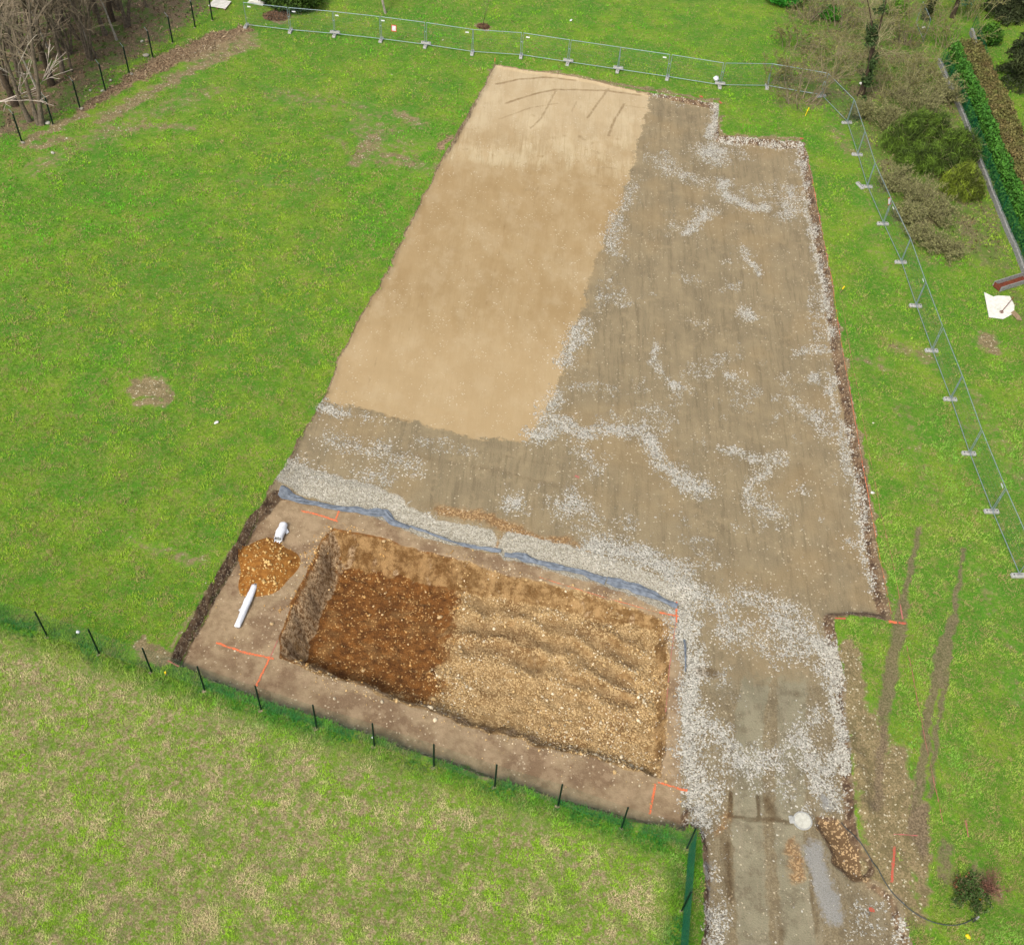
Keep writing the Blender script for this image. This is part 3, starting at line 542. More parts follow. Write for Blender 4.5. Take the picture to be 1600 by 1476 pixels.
# ------------------------------------------------------------------ grass, gravel and cobbles (uncountable)
def grass_cover():
    N = 760000
    u = rng.uniform(-140, W0+140, N); v = rng.uniform(-110, H0+160, N)**1.0
    d = _F[None]*F_PX+_R[None]*(u-W0/2)[:, None]-_U[None]*(v-H0/2)[:, None]; t = -CAM_H/d[:, 2]; x = d[:, 0]*t; y = d[:, 1]*t
    k = (np.abs(x) < 80) & (y < 105) & (y > 5); x, y, v = x[k], y[k], v[k]
    ds, dw, db = samp(dS, x, y), samp(dW, x, y), samp(mBa, x, y); dr = samp(mRut, x, y); sc = samp(dSc, x, y); dd = samp(dDry, x, y)
    patch = fbm(x, y, .8, 91); dead = fbm(x, y, .45, 97, 3); big = fbm(x, y, 4.5, 93)
    edge = ds+(vn(x, y, .35, 5)-.5)*.35
    keep = (edge < -.02) & (samp(SLOPE, x, y) < .75) & (dr+(dead-.5)*.9 < .45) & (db+(patch-.5)*1.4 < .38) & (samp(mBrush, x, y)+(patch-.5)*1.6 < .42) & (dw < .3+(patch-.5)*3)
    keep &= (sc < 1.5) | (rng.random(len(x)) < .35)
    keep &= rng.random(len(x)) < np.where(dd > 0, .8, .92)
    x, y, patch, dead, big, dd, ds = x[keep], y[keep], patch[keep], dead[keep], big[keep], dd[keep], ds[keep]
    n = len(x); lush = np.clip(1-np.abs(dist_line(FT, x, y)-.1)/.65, 0, 1)*(x > -22)
    a = sst(.3, .7, big)[:, None]; r = rng.random(n)[:, None]
    a2 = sst(.42, .60, fbm(x, y, 7.5, 95, 3))[:, None]; c = srgb(84, 166, 26)*(1-a)+srgb(126, 176, 34)*a; c = c*(1-a2*.6)+srgb(146, 166, 52)*a2*.6; cl = fbm(x, y, .55, 191, 4)[:, None]
    c = c*(1-.5*(r < .25))+srgb(70, 140, 20)*.5*(r < .25); gl = c.mean(1)[:, None]; rs = (sst(6, 16, x)*sst(50, 34, y)*.28)[:, None]; c = c*(1-rs)+srgb(150, 160, 104)*rs; c = c*(.60+.84*sst(.32, .68, cl))*np.array([1.10, .99, .95]); tn = ((rng.random(n) < .11+.45*sst(.50, .64, dead)+.08*sst(8, 16, x))[:, None]); c = np.where(tn, srgb(172, 160, 100)*rng.uniform(.6, 1.1, n)[:, None], c)
    br = (sst(.54, .66, dead)*.55)[:, None]*(rng.random(n)[:, None] < .7); c = c*(1-br)+srgb(172, 152, 104)*br
    m = sst(-.3, 1.6, dd)[:, None]; q = sst(.41, .60, .5*fbm(x, y, .32, 99, 4)+.5*fbm(x, y, 1.0, 98, 4)+.22*(big-.5)+.07*sst(4, -12, x)-.045)[:, None]
    dry = (srgb(138, 178, 40)*(1-q)+srgb(192, 178, 132)*q)*(.6+.8*sst(.3, .7, cl)); c = c*(1-m)+dry*m
    lf_ = lush[:, None]*(.35+.65*sst(.4, .6, fbm(x, y, .9, 195, 3))[:, None]); c = c*(1-lf_)+srgb(48, 128, 44)*lf_
    fresh_green = sst(30, 60, y)*sst(-10, 18, x); c = c*(1-.25*fresh_green[:, None])+srgb(96, 150, 20)*.25*fresh_green[:, None]  # fresher green towards the far right of the lawn
    hh = (.05+.10*patch*sst(.35, .65, cl[:, 0]))+.16*lush*rng.random(n); ww = .012+.010*sst(20, 60, y)
    tag(blades('grass', x, y, hz(x, y), hh, ww, c, M_grass, 3, .8), 'short green grass with brown bare patches around the building plot', 'grass', kind='stuff')
grass_cover()

def gravel():
    N = 900000; x = rng.uniform(-14, 24, N); y = rng.uniform(8, 74, N)
    w = samp(mWh, x, y); f = fbm(x, y, 1.0, 201, 5); ds = samp(dS, x, y); lo = samp(dL, x, y)
    tl = samp(mTail, x, y); dn = np.clip((w+(f-.5)*2.6-.30)*1.5, 0, 1)**1.4*(w > .03)+.05*tl*(fbm(x, y, .7, 222) > .48)
    spr = (.0035+.012*(samp(dR, x, y) > 0))*(samp(dSand, x, y) < 0)*(lo < 0)*(fbm(x, y, 3, 205) > .45)
    e = np.clip(samp(mEm, x, y)*2.2-.7, 0, 1)*(ds > .05)
    k = (rng.random(N) < np.maximum(np.maximum(dn*.44, e*.7), spr)) & (ds > -.1) & (lo < .35) & inview(x, y, 0*x)
    x, y, e = x[k], y[k], e[k]; n = len(x); s = rng.lognormal(-3.95, .38, n).clip(.009, .05)
    c = srgb(194, 189, 174)[None]*rng.uniform(.45, 1.3, n)[:, None]; c = np.where((e > .3)[:, None], c*np.array([.74, .70, .62]), c)
    tag(stones('crushed_gravel', x, y, hz(x, y)+s*.25, s, np.clip(c, 0, .85), M_stone), 'loose white crushed stone lying in drifts over the compacted platform', 'gravel', kind='stuff')
gravel()
def cobbles():
    N = 330000; x = rng.uniform(-14, 8, N); y = rng.uniform(16, 33, N)
    dp = samp(dP, x, y); dk = sst(-.35, .35, samp(dPD, x, y)+(vn(x, y, .5, 8)-.5)*.8); f = fbm(x, y, 1.2, 301); r = samp(ridm*(1-rid), x, y)
    pr = np.where(dp > .1, (1-dk)*.30*np.clip(f*3.4-1.15, 0.05, 1)*(1-.85*np.clip(r*2.2, 0, 1))+dk*.010*np.clip(f*3.4-1.1, 0, 1), 0); pr *= np.where((dp < .8) & (y > 24) & (x > -9), .25, 1)
    pr = np.where((dp <= .1) & (dp > -.35), .05*(vn(x, y, 2, 9) > .45), pr)
    lo = samp(dL, x, y); pr = np.where((dp <= -.35) & (lo > 0), .003, pr)
    k = rng.random(N) < pr; x, y, dk = x[k], y[k], dk[k]; n = len(x); s = rng.lognormal(-3.85, .5, n); s = np.clip(s*(1+.35*(dk > .5)), .011, .12)
    c = np.where(rng.random(n)[:, None] < .3, srgb(232, 214, 180), srgb(204, 172, 120))*rng.uniform(.65, 1.2, n)[:, None]
    c = np.where((dk > .5)[:, None], c*np.array([.95, .80, .60]), c)
    tag(stones('cobbles', x, y, hz(x, y)+s*.2, s, np.clip(c, 0, .8), M_stone, 'ico', .7, .18), 'rounded tan cobbles strewn over the floor and rim of the dug pit', 'cobbles', kind='stuff')
cobbles()
def field_stones():
    N = 40000; x = rng.uniform(-45, 40, N); y = rng.uniform(10, 90, N); b = samp(mBa, x, y); w = samp(mBa > .05, x, y); ds = samp(dS, x, y); dw = samp(dW, x, y)
    pr = .0015+.16*np.clip(b-.35, 0, 1)*(x < 12)+.006*np.clip(b-.3, 0, 1)+.012*(np.abs(dw+1.5) < 3); k = (rng.random(N) < pr) & (ds < 0); x, y = x[k], y[k]; n = len(x); s = rng.lognormal(-3.3, .45, n).clip(.02, .12)
    c = srgb(206, 198, 178)[None]*rng.uniform(.6, 1.2, n)[:, None]
    tag(stones('field_stones', x, y, hz(x, y)+s*.3, s, np.clip(c, 0, .8), M_stone), 'small pale stones lying in the bare spots of the meadow', 'stones', kind='stuff')
field_stones()
def brush_scatter():
    N = 26000; x = rng.uniform(-34, -16, N); y = rng.uniform(54, 74, N); b = samp(mBrush, x, y)+(fbm(x, y, .9, 441)-.5)*1.0; k = b > .45; x, y = x[k], y[k]; n = len(x)
    c = np.where(rng.random(n)[:, None] < .6, srgb(142, 116, 88), srgb(196, 174, 138))*rng.uniform(.5, 1.2, n)[:, None]
    tag(leaves('dead_brush', np.stack([x, y, hz(x, y)+rng.uniform(.02, .28, n)*vn(x, y, .6, 9)], -1), .13, c, M_leaf, up=.5, aspect=.14), 'low brown dead brush along the upper left fence', 'brush', kind='stuff')
brush_scatter()
def litter_scatter():
    N = 60000; x = rng.uniform(-60, 35, N); y = rng.uniform(40, 100, N); dw, sc = samp(dW, x, y), samp(dSc, x, y)
    k = ((dw > 0) | (sc > .5)) & inview(x, y, 0*x, 80); x, y = x[k], y[k]; n = len(x)
    scb = (sc[k] > .5)[:, None]; c = np.where(rng.random(n)[:, None] < .5, srgb(120, 96, 70), srgb(162, 142, 110))*rng.uniform(.5, 1.2, n)[:, None]; c = np.where(scb, c*np.array([.9, 1.08, .8]), c)
    g = (rng.random(n) < .25*(fbm(x, y, 2.5, 401) > .5)); c[g] = srgb(78, 104, 36)
    tag(leaves('leaf_litter', np.stack([x, y, hz(x, y)+rng.uniform(.01, .08, n)], -1), .10, c, M_leaf, up=0, aspect=.5), 'dead leaves and brown undergrowth under the bare trees', 'leaf litter', kind='stuff')
litter_scatter()

# ------------------------------------------------------------------ bare trees and shrubs
def grow(out, p, d, L, r, depth, R, wob=.22, spread=.75, kids=(3, 5), minr=.006, gravity=.0, fine=1.0):
    k = 4; q = p.copy(); dd = d.copy(); pts = [(q.copy(), r)]
    for i in range(k):
        dd = dd+R.normal(0, wob, 3)*.5; dd[2] += gravity; dd /= np.linalg.norm(dd); nq = q+dd*L/k; r1 = max(minr, r*(1-.62*(i+1)/k))
        out.append((*q, *nq, pts[-1][1], r1)); q = nq; pts.append((q.copy(), r1, dd.copy()))
    if depth <= 0: return
    for _ in range(R.integers(*kids)+(1 if depth == 1 else 0)):
        i = R.integers(1, k+1); b = pts[i]; nd = b[2]*(.9)+R.normal(0, spread, 3)*.75; nd[2] = nd[2]*.8+.22; nd /= np.linalg.norm(nd)
        grow(out, b[0], nd, L*R.uniform(.45, .75), max(minr, b[1]*.62), depth-1, R, wob, spread, kids, minr, gravity, fine)
def make_tree(seed, H, r, stems=1, depth=4, kids=(3, 5), minr=.010, trunk_mat=None, twig_mat=None, name='bare_tree', spread=.6, clear=.35):
    R = np.random.default_rng(seed); root = empty(name, (0, 0, 0)); tr = []; br = []
    for s in range(stems):
        a = R.uniform(0, 6.28); q = np.array([math.cos(a), math.sin(a), 0])*(.12*(stems > 1)); d = np.array([math.cos(a)*.22*(stems > 1), math.sin(a)*.22*(stems > 1), 1.0]); d /= np.linalg.norm(d)
        K = 8; rr = r*R.uniform(.7, 1)
        hh = H*R.uniform(.8, 1); nodes = []; q[2] = -.15
        for i in range(K):
            d = d+R.normal(0, .07, 3); d[2] = max(d[2], .5); d /= np.linalg.norm(d); nq = q+d*hh/K; r0 = rr*(1-.85*i/K)*(1.35 if i == 0 else 1); r1 = rr*(1-.85*(i+1)/K); tr.append((*q, *nq, r0, r1)); q = nq; nodes.append((q.copy(), r1, d.copy()))
        for i in range(K):
            if (i+1)/K < clear: continue
            for _ in range(R.integers(*kids)):
                b = nodes[i]; nd = np.array([R.normal(0, spread), R.normal(0, spread), R.uniform(.35, 1.0)]); nd /= np.linalg.norm(nd)
                grow(br, b[0], nd, hh*R.uniform(.14, .30)*(1.2-.5*i/K), max(minr, b[1]*.6), depth-3 if depth > 3 else 1, R, kids=kids, minr=minr)
    V, Q = tubes(tr, 7); link('trunk', mesh_from('trunk', V, Q, trunk_mat, True), root)
    V, Q = tubes(br, 3); link('crown', mesh_from('crown', V, Q, twig_mat, False), root); return root
def place(o, px, py, rz=0, sc=1.0, z=None):
    p = G(px, py); o.location = p; o.rotation_euler = (0, 0, rz); o.scale = (sc, sc, sc); return p
woodtrees = [(62,196,'leaning pair of trunks behind the second green post',0),(47,190,'slim grey trunk at the outer side of the leaning pair',1),(80,133,'mossy trunk with a swollen foot near the third green post',2),(98,115,'tall grey trunk left of the fifth green post',1),
 (112,112,'thin grey stem right beside the tall grey trunk',3),(140,94,'many stemmed clump between the fifth and sixth green posts',4),(151,90,'upright shoot on the right of the many stemmed clump',3),(183,63,'pale barked young tree standing at the wood edge',5),
 (197,42,'stout mossy trunk at the top left wood edge',0),(175,34,'dark trunk behind the pale barked tree',2),(125,62,'twisted trunk in the middle of the wood',4),(120,30,'tall trunk high up in the middle of the wood',1),(90,60,'forked trunk deep in the wood',0),(60,95,'twiggy young tree deep in the wood',4),
 (30,120,'grey trunk halfway down the left edge of the wood',1),(15,75,'bushy crowned tree at the far left edge',4),(25,165,'low branching tree near the left photo edge',2),(40,40,'slender tree in the top left corner',3),(70,20,'bare tree near the top left corner with dense twigs',4),(150,20,'bare tree behind the stout mossy trunk',1),(5,30,'outermost tree of the top left corner',0),(230,12,'small bare tree above the seventh green post',3),
 (68,160,'young tree between the leaning pair and the mossy trunk',5),(35,90,'many stemmed grey clump at the left of the wood',4),(110,85,'twiggy clump behind the thin grey stem',4),(165,55,'slim leaning tree left of the pale barked tree',1),(95,35,'clump of stems below the top edge of the wood',4),(50,65,'tall bare tree left of the forked trunk',1),(140,70,'pale young stem below the twisted trunk',5),(10,140,'clump of thin stems on the left photo edge',4),(185,15,'clump of stems high above the dark trunk',4),(75,75,'pale thin tree between the forked trunk and the twiggy young tree',5)]
protos = [make_tree(11, 13, .20, 2, 5, (2, 4), .010, M_bark, M_twig), make_tree(12, 14, .17, 1, 5, (2, 4), .010, M_bark, M_twig), make_tree(13, 12, .22, 1, 5, (2, 4), .011, M_bark2, M_twig),
          make_tree(14, 10, .10, 1, 5, (2, 4), .009, M_bark, M_twig), make_tree(15, 10, .11, 5, 5, (2, 3), .009, M_bark, M_twig), make_tree(16, 9, .10, 1, 5, (2, 4), .009, M_birch, M_twig)]
used = set()
for i, (px, py, lb, k) in enumerate(woodtrees):
    t = protos[k] if k not in used else copy_tree(protos[k]); used.add(k)
    place(t, px, py, 2.1*i, .85+.25*random.random()); tag(t, lb, 'tree', 'bare trees of the wood at the top left')

def shrub(seed, H, rad, n, mat, name='bare_shrub', minr=.006, depth=2, kids=(2, 4), leafc=None, lsize=.08, ln=0):
    R = np.random.default_rng(seed); root = empty(name, (0, 0, 0)); br = []
    for _ in range(n):
        a = R.uniform(0, 6.28); q = np.array([math.cos(a), math.sin(a), 0])*R.uniform(0, .35)*rad; q[2] = -.08
        d = np.array([math.cos(a)*R.uniform(0, 1)*rad/H, math.sin(a)*R.uniform(0, 1)*rad/H, 1]); d /= np.linalg.norm(d)
        grow(br, q, d, H*R.uniform(.45, .75), .022*H/2, depth, R, kids=kids, minr=minr, wob=.3, spread=.6)
    V, Q = tubes(br, 3); link('stems', mesh_from('stems', V, Q, mat, False), root)
    if ln:
        B = np.array(br); idx = R.integers(0, len(B), ln); t = R.random(ln)[:, None]; C = B[idx, :3]*(1-t)+B[idx, 3:6]*t+R.normal(0, .05, (ln, 3)); C = C[C[:, 2] > .05]
        cc = srgb(*leafc)[None]*R.uniform(.5, 1.4, len(C))[:, None]; leaves('foliage', C, lsize, cc, M_leaf, root, up=.3)
    return root
SH = [(1252,160,'spreading bare shrub in front of the fence corner',3.6,3.0,16,'a'),(1203,132,'small bare shrub beside the last foot of the top fence row',2.2,1.5,9,'a'),(1300,118,'bare thicket behind the corner of the fence',3.4,2.6,16,'b'),
 (1385,150,'dense bare thicket right of the ivy covered tree',3.4,3.0,22,'b'),(1425,130,'brown thicket left of the hedge end',3.2,2.6,20,'b'),(1310,45,'bare shrub near the top above the fence corner',3.6,3.0,14,'a'),(1265,35,'grey bare shrub at the top edge of the lawn',3.0,2.4,14,'a'),
 (1375,60,'bare shrub behind the ivy covered tree',3.4,2.8,15,'b'),(1415,70,'loose bare shrub near the lone fence panel',3.0,2.4,14,'a'),(1480,75,'grey thicket above the end of the hedge',3.4,2.6,18,'b'),(1235,75,'thin bare shrub on the lawn edge',2.6,2.2,12,'a'),
 (1430,175,'brown bramble heap above the dark broom bushes',2.2,2.4,22,'c'),(1385,200,'low bramble left of the broom bushes',1.6,1.8,16,'c'),(1470,160,'bramble against the hedge foot',1.8,1.6,16,'c'),
 (1395,290,'dry bramble left of the lower broom bush',1.3,1.6,22,'c'),(1432,315,'wide dry grey bramble below the broom bushes',1.5,2.2,30,'c'),(1465,340,'dry bramble near the wall',1.3,1.8,24,'c'),(1440,375,'dry bramble at the lower end of the scrub',1.2,1.8,26,'c'),(1478,395,'lowest dry bramble beside the bare stony spot',1.0,1.5,20,'c'),(1415,345,'dry bramble touching the fence line',1.2,1.5,20,'c'),
 (1520,30,'grey bare shrub left of the dark conifer',3.0,2.4,14,'b'),(1340,185,'small bare shrub just inside the fence',1.4,1.4,10,'c')]
for i, (px, py, lb, H, rad, n, k) in enumerate(SH):
    if k == 'c': o = shrub(500+i, H, rad, n*2, M_twig2, 'bramble_shrub', .007, 2, (2, 4), (134, 134, 84), .045, 3600)
    else: o = shrub(500+i, H, rad, max(7, int(n*.72)), M_twig2 if k == 'b' else M_twig, 'bare_shrub', .008, 3, (2, 4), (128, 128, 66), .04, 2600)
    place(o, px, py); tag(o, lb, 'shrub', 'leafless shrubs on the right of the plot')
# the ivy covered tree
iv = make_tree(77, 9, .17, 2, 5, (2, 4), .010, M_bark2, M_twig2, 'ivy_covered_tree', .5, .3); place(iv, 1345, 150)
tr = []; R7 = np.random.default_rng(5); me = [c for c in bpy.data.objects if c.parent == iv and c.name.startswith('trunk')][0].data
tv = np.array([v.co for v in me.vertices]); tv = tv[tv[:, 2] < 6]; C = tv[R7.integers(0, len(tv), 9000)]; C = C+R7.normal(0, .17, (9000, 3)); C[:, 2] += R7.uniform(-.6, .6, 9000); C = C[(C[:, 2] > 0) & (vn(C[:, 2], C[:, 0], .7, 7) > .56)]
leaves('ivy', C, .09, srgb(62, 84, 40)[None]*R7.uniform(.5, 1.6, len(C))[:, None], M_leaf, iv)
tag(iv, 'bare tree with dark ivy climbing its trunk near the fence corner', 'tree')
iv2 = make_tree(78, 7, .14, 1, 5, (2, 4), .010, M_bark2, M_twig2, 'ivy_covered_tree', .5, .3); place(iv2, 1446, 30)
C = np.array([0, 0, 0])+R7.normal(0, .18, (3000, 3))*np.array([1, 1, 0])+np.stack([np.zeros(3000), np.zeros(3000), R7.uniform(0, 3.2, 3000)], -1)
leaves('ivy', C, .09, srgb(52, 62, 28)[None]*R7.uniform(.5, 1.6, len(C))[:, None], M_leaf, iv2); tag(iv2, 'ivy wrapped trunk at the top edge above the lone fence panel', 'tree')
# broom bushes
for i, (px, py, H, rad, lb) in enumerate([(1408,232,2.0,1.35,'dark green broom bush nearest the fence'),(1448,222,2.1,1.5,'tall dark broom bush in the middle of the scrub'),(1490,250,2.1,1.4,'dark broom bush against the wall'),(1500,300,1.8,1.3,'yellowish green broom bush by the wall'),(1455,262,1.5,1.5,'lower front broom bush above the dry brambles'),(1425,258,1.3,1.1,'small broom bush left of the lower front one')]):
    R = np.random.default_rng(900+i); o = empty('broom_bush', (0, 0, 0)); n = 6500
    ph = R.uniform(0, 6.28, n); rr = R.random(n)**.6*rad; base = np.stack([np.cos(ph)*rr, np.sin(ph)*rr], -1); lob = .25+1.5*fbm(base[:, 0]+50*i, base[:, 1], .7, 71)
    top = H*np.sqrt(np.clip(1-(rr/rad/1.05)**2, 0, 1))*lob; zz = top*R.random(n)**.45
    C = np.stack([base[:, 0], base[:, 1], zz], -1); gc = srgb(84, 110, 32)*(1-.35*(i == 3))+srgb(140, 146, 34)*.35*(i == 3)
    cc = gc[None]*R.uniform(.45, 1.5, n)[:, None]*(.45+1.1*sst(.3, .7, fbm(C[:, 0], C[:, 1]+C[:, 2], .45, 73)))[:, None]; leaves('foliage', C+R.normal(0, .09, C.shape), .17, cc, M_leaf, o, up=1.1, aspect=.09)
    br = []
    for _ in range(26):
        a = R.uniform(0, 6.28); grow(br, np.array([0, 0, -.05]), np.array([math.cos(a)*.6, math.sin(a)*.6, 1.0]), H*.7, .02, 1, R, minr=.006)
    V, Q = tubes(br, 3); link('stems', mesh_from('stems', V, Q, M_twig2), o); place(o, px, py); tag(o, lb, 'bush', 'broom bushes in the scrub')

# clipped hedge, wall and mesh beside it
HP = np.array([G(px, py)[:2] for px, py in ((1466,98),(1486,142),(1510,200),(1532,262),(1558,328),(1601,432),(1640,530))])
def along(P, s):
    L = np.concatenate([[0], np.cumsum(np.linalg.norm(np.diff(P, axis=0), axis=1))]); return np.stack([np.interp(s, L, P[:, 0]), np.interp(s, L, P[:, 1])], -1), L[-1]
def normals(P, s):
    a, _ = along(P, s-.05); b, _ = along(P, s+.05); t = b-a; t /= np.linalg.norm(t, axis=1)[:, None]+1e-9; return np.stack([-t[:, 1], t[:, 0]], -1), t
_, HL = along(HP, np.array([0.]))
hedge = empty('hedge', tuple(HP[0])+(0,)); hedge.location = (0, 0, 0)
def hedge_part(nm, n, u0, u1, z0, z1, col, col2, sz, seed, s0=0, s1=None):
    R = np.random.default_rng(seed); s = R.uniform(s0, s1 or HL, n); c, _ = along(HP, s); nr, _ = normals(HP, s); u = R.uniform(u0, u1, n); z = R.uniform(z0, z1, n)
    z *= .93+.14*vn(s, u, .8, seed); u = u+(vn(s, z, .5, seed+1)-.5)*.3
    p = c+nr*u[:, None]; q = fbm(s, z+u, .5, seed+2)[:, None]
    cc = (srgb(*col)*(1-q)+srgb(*col2)*q)*R.uniform(.55, 1.35, n)[:, None]
    leaves(nm, np.stack([p[:, 0], p[:, 1], hz(p[:, 0], p[:, 1])+z], -1), sz, cc, M_leaf, hedge, up=.4, aspect=.55)
sg = 1.0
hedge_part('green_side', 26000, .30, .85, .05, 1.85, (44, 104, 30), (92, 148, 44), .09, 31)
hedge_part('clipped_top', 34000, .85, 2.45, 1.45, 1.85, (124, 102, 66), (112, 122, 58), .07, 33)
hedge_part('right_side', 12000, 2.1, 2.5, .05, 1.7, (96, 76, 40), (84, 96, 36), .09, 35)
tag(hedge, 'long clipped hedge with a bright green side and a browned top', 'hedge')
def strip_wall(name, P, u0, u1, z0, z1, mat, parent=None):
    _, L = along(P, np.array([0.])); s = np.arange(0, L, .3); c, _ = along(P, s); nr, _ = normals(P, s); mb = MB(); V = []
    for k in range(len(s)):
        zb = float(hz(c[k, 0], c[k, 1])); j = .02*(vn(np.array([s[k]]), np.array([0.]), .7, 3)[0]-.5)
        for u, z in ((u0, z0), (u0+j, z1), (u1+j, z1), (u1, z0)): V.append((*(c[k]+nr[k]*u), zb+z+(j if z == z1 else 0)))
    Q = [(4*k+a, 4*k+4+a, 4*k+4+(a+1) % 4, 4*k+(a+1) % 4) for k in range(len(s)-1) for a in range(4)]+[(0, 1, 2, 3), (4*len(s)-1, 4*len(s)-2, 4*len(s)-3, 4*len(s)-4)]
    mb.add(V, Q); return mb.build(name, mat, parent)
tag(strip_wall('low_wall', HP, -.10, .10, -.2, .32, M_conc2), 'low grey concrete kerb wall along the foot of the hedge', 'wall')
def wire_net(P, z0, z1, step, hstep, r, mat, name, parent, u=.0, origin=None):
    _, L = along(P, np.array([0.])); s = np.arange(.02, L, step); c, _ = along(P, s); nr, _ = normals(P, s); c = c+nr*u; zb = hz(c[:, 0], c[:, 1]); SG = []
    for k in range(len(s)): SG.append((c[k, 0], c[k, 1], zb[k]+z0, c[k, 0], c[k, 1], zb[k]+z1, r, r))
    s2 = np.arange(0, L, 1.0); c2, _ = along(P, s2); n2_, _ = normals(P, s2); c2 = c2+n2_*u; z2 = hz(c2[:, 0], c2[:, 1])
    for z in np.arange(z0, z1+.01, hstep):
        for k in range(len(s2)-1): SG.append((c2[k, 0], c2[k, 1], z2[k]+z, c2[k+1, 0], c2[k+1, 1], z2[k+1]+z, r, r))
    V, Q = tubes(SG, 3)
    if origin is not None: V = V-np.array(origin)
    return link(name, mesh_from(name, V, Q, mat), parent)
def mesh_fence(P, posts, hgt, label, cat, r=.035, step=.05, hs=.10, wr=.0022, z0=.06, name='mesh_fence', tips=False, u=.045, pm=None):
    o = empty(name, (float(P[0][0]), float(P[0][1]), float(hz(P[0][0], P[0][1])))); org = np.array(o.location)
    for q in posts:
        q = np.array(q[:2]); zb = float(hz(q[0], q[1])); mb = MB(); b = np.array([q[0], q[1], zb])-org
        mb.tube([b+[0, 0, -.2], b+[0, 0, hgt-.02], b+[0, 0, hgt]], [r, r, r*.6], 8); po = mb.build('post', pm or M_green, o)
        if tips: m2 = MB(); m2.tube([b+[0, 0, hgt-.02], b+[-.22, .12, hgt+.22]], .012, 5); m2.build('barb_arm', M_galv, o)
        m3 = MB(); m3.box(b+[-.03, -.03, -.02], (.20, .18, .08), .5, .03); m3.build('footing', M_foot, o)
    wire_net(P, z0, hgt-.12, step, hs, wr, M_mesh, 'wire_mesh', o, u, org)
    tag(o, label, cat); return o
P2 = [G(*p)[:2] for p in ((-15,967),(74,994),(155,1021),(237,1050),(320,1078),(408,1108),(495,1137),(585,1165),(678,1197),(773,1228),(872,1258),(971,1293),(1073,1325))]+[G(*p)[:2] for p in ((1065,1422),(1056,1530))]
PA = [G(-110,935)[:2]]+P2
fo = mesh_fence(np.array(PA), PA, 1.82, 'green wire fence on slim green posts below the pit, turning at the road', 'fence', wr=.0016)
wire_net(np.array(P2[-3:]), .05, 1.7, .045, .07, .0034, M_mesh, 'corner_mesh', fo, .07, np.array(fo.location))
P1 = [G(*p)[:2] for p in ((-25,262),(34,221),(83,195),(125,169),(165,142),(202,115),(239,90),(270,67),(305,43),(332,32))]
mesh_fence(np.array(P1), P1, 1.85, 'dark green fence posts with faint wire netting along the edge of the wood', 'fence', r=.05, tips=True, wr=.0015, step=.12, hs=.3)
mesh_fence(HP, [along(HP, np.array([s]))[0][0] for s in np.arange(.5, HL, 2.2)], 1.45, 'green wire netting leaning on the hedge behind the low wall', 'fence', r=.02, wr=.0045, step=.08, u=.0, pm=M_mesh)
HP2 = np.array([G(px, py)[:2] for px, py in ((1516,52),(1528,90),(1542,134))])
tag(strip_wall('low_wall', HP2, -.1, .1, -.2, .4, M_conc2), 'short low wall beside the dark conifer at the top right', 'wall')
mesh_fence(HP2, HP2, 1.3, 'short green netting beside the dark conifer', 'fence', r=.025, wr=.005, step=.07, u=.1, pm=M_mesh)
def conifer(px, py, H, rad, n, col, col2, lb, seed, sz=.16, name='conifer', z0=.4):
    R = np.random.default_rng(seed); o = empty(name, (0, 0, 0)); mb = MB(); mb.tube([(0, 0, -.2), (.05, 0, H*.5), (0, .05, H)], [.22, .14, .03], 8); mb.build('trunk', M_bark2, o)
    C = []; SG = []
    for _ in range(int(H*16)):
        z = z0+(H-z0)*R.random()**1.25; L = rad*(1-(z-z0)/(H-z0+.5))**.7*R.uniform(.7, 1.1); a = R.uniform(0, 6.28); t = R.random(n//int(H*16))**.7
        dx, dy = math.cos(a), math.sin(a); zz = z+.25*L*t-.55*L*t*t; SG.append((0, 0, z, dx*L*.6, dy*L*.6, z+.0, .03, .012))
        w = .22*L*(1.1-t)+.08; off = R.normal(0, 1, len(t))*w
        C.append(np.stack([dx*L*t-dy*off, dy*L*t+dx*off, zz+R.normal(0, .10, len(t))-.15*np.abs(off)], -1))
    C = np.vstack(C); SG.append((0, 0, .1, 0, 0, H*.97, .05, .02)); V, Q = tubes(SG, 4); link('crown_limbs', mesh_from('crown_limbs', V, Q, M_bark2), o)
    q = fbm(C[:, 0]*1.0+C[:, 2], C[:, 1], .9, seed)[:, None]; cc = (srgb(*col)*(1-q)+srgb(*col2)*q)*R.uniform(.45, 1.4, len(C))[:, None]
    leaves('foliage', C, sz, cc, M_leaf, o, up=-.2, aspect=.22); place(o, px, py); tag(o, lb, 'tree'); return o
conifer(1606, 128, 7.5, 2.6, 30000, (34, 48, 24), (74, 84, 40), 'large dark conifer in the top right corner', 61)
conifer(1570, 25, 7.0, 2.2, 16000, (38, 54, 30), (80, 88, 48), 'dark conifer at the top edge left of the large one', 62)
conifer(1487, 28, 4.5, 1.2, 5000, (50, 96, 72), (80, 120, 84), 'small blue green pine at the top edge', 63, .12, 'pine_tree', 1.6)

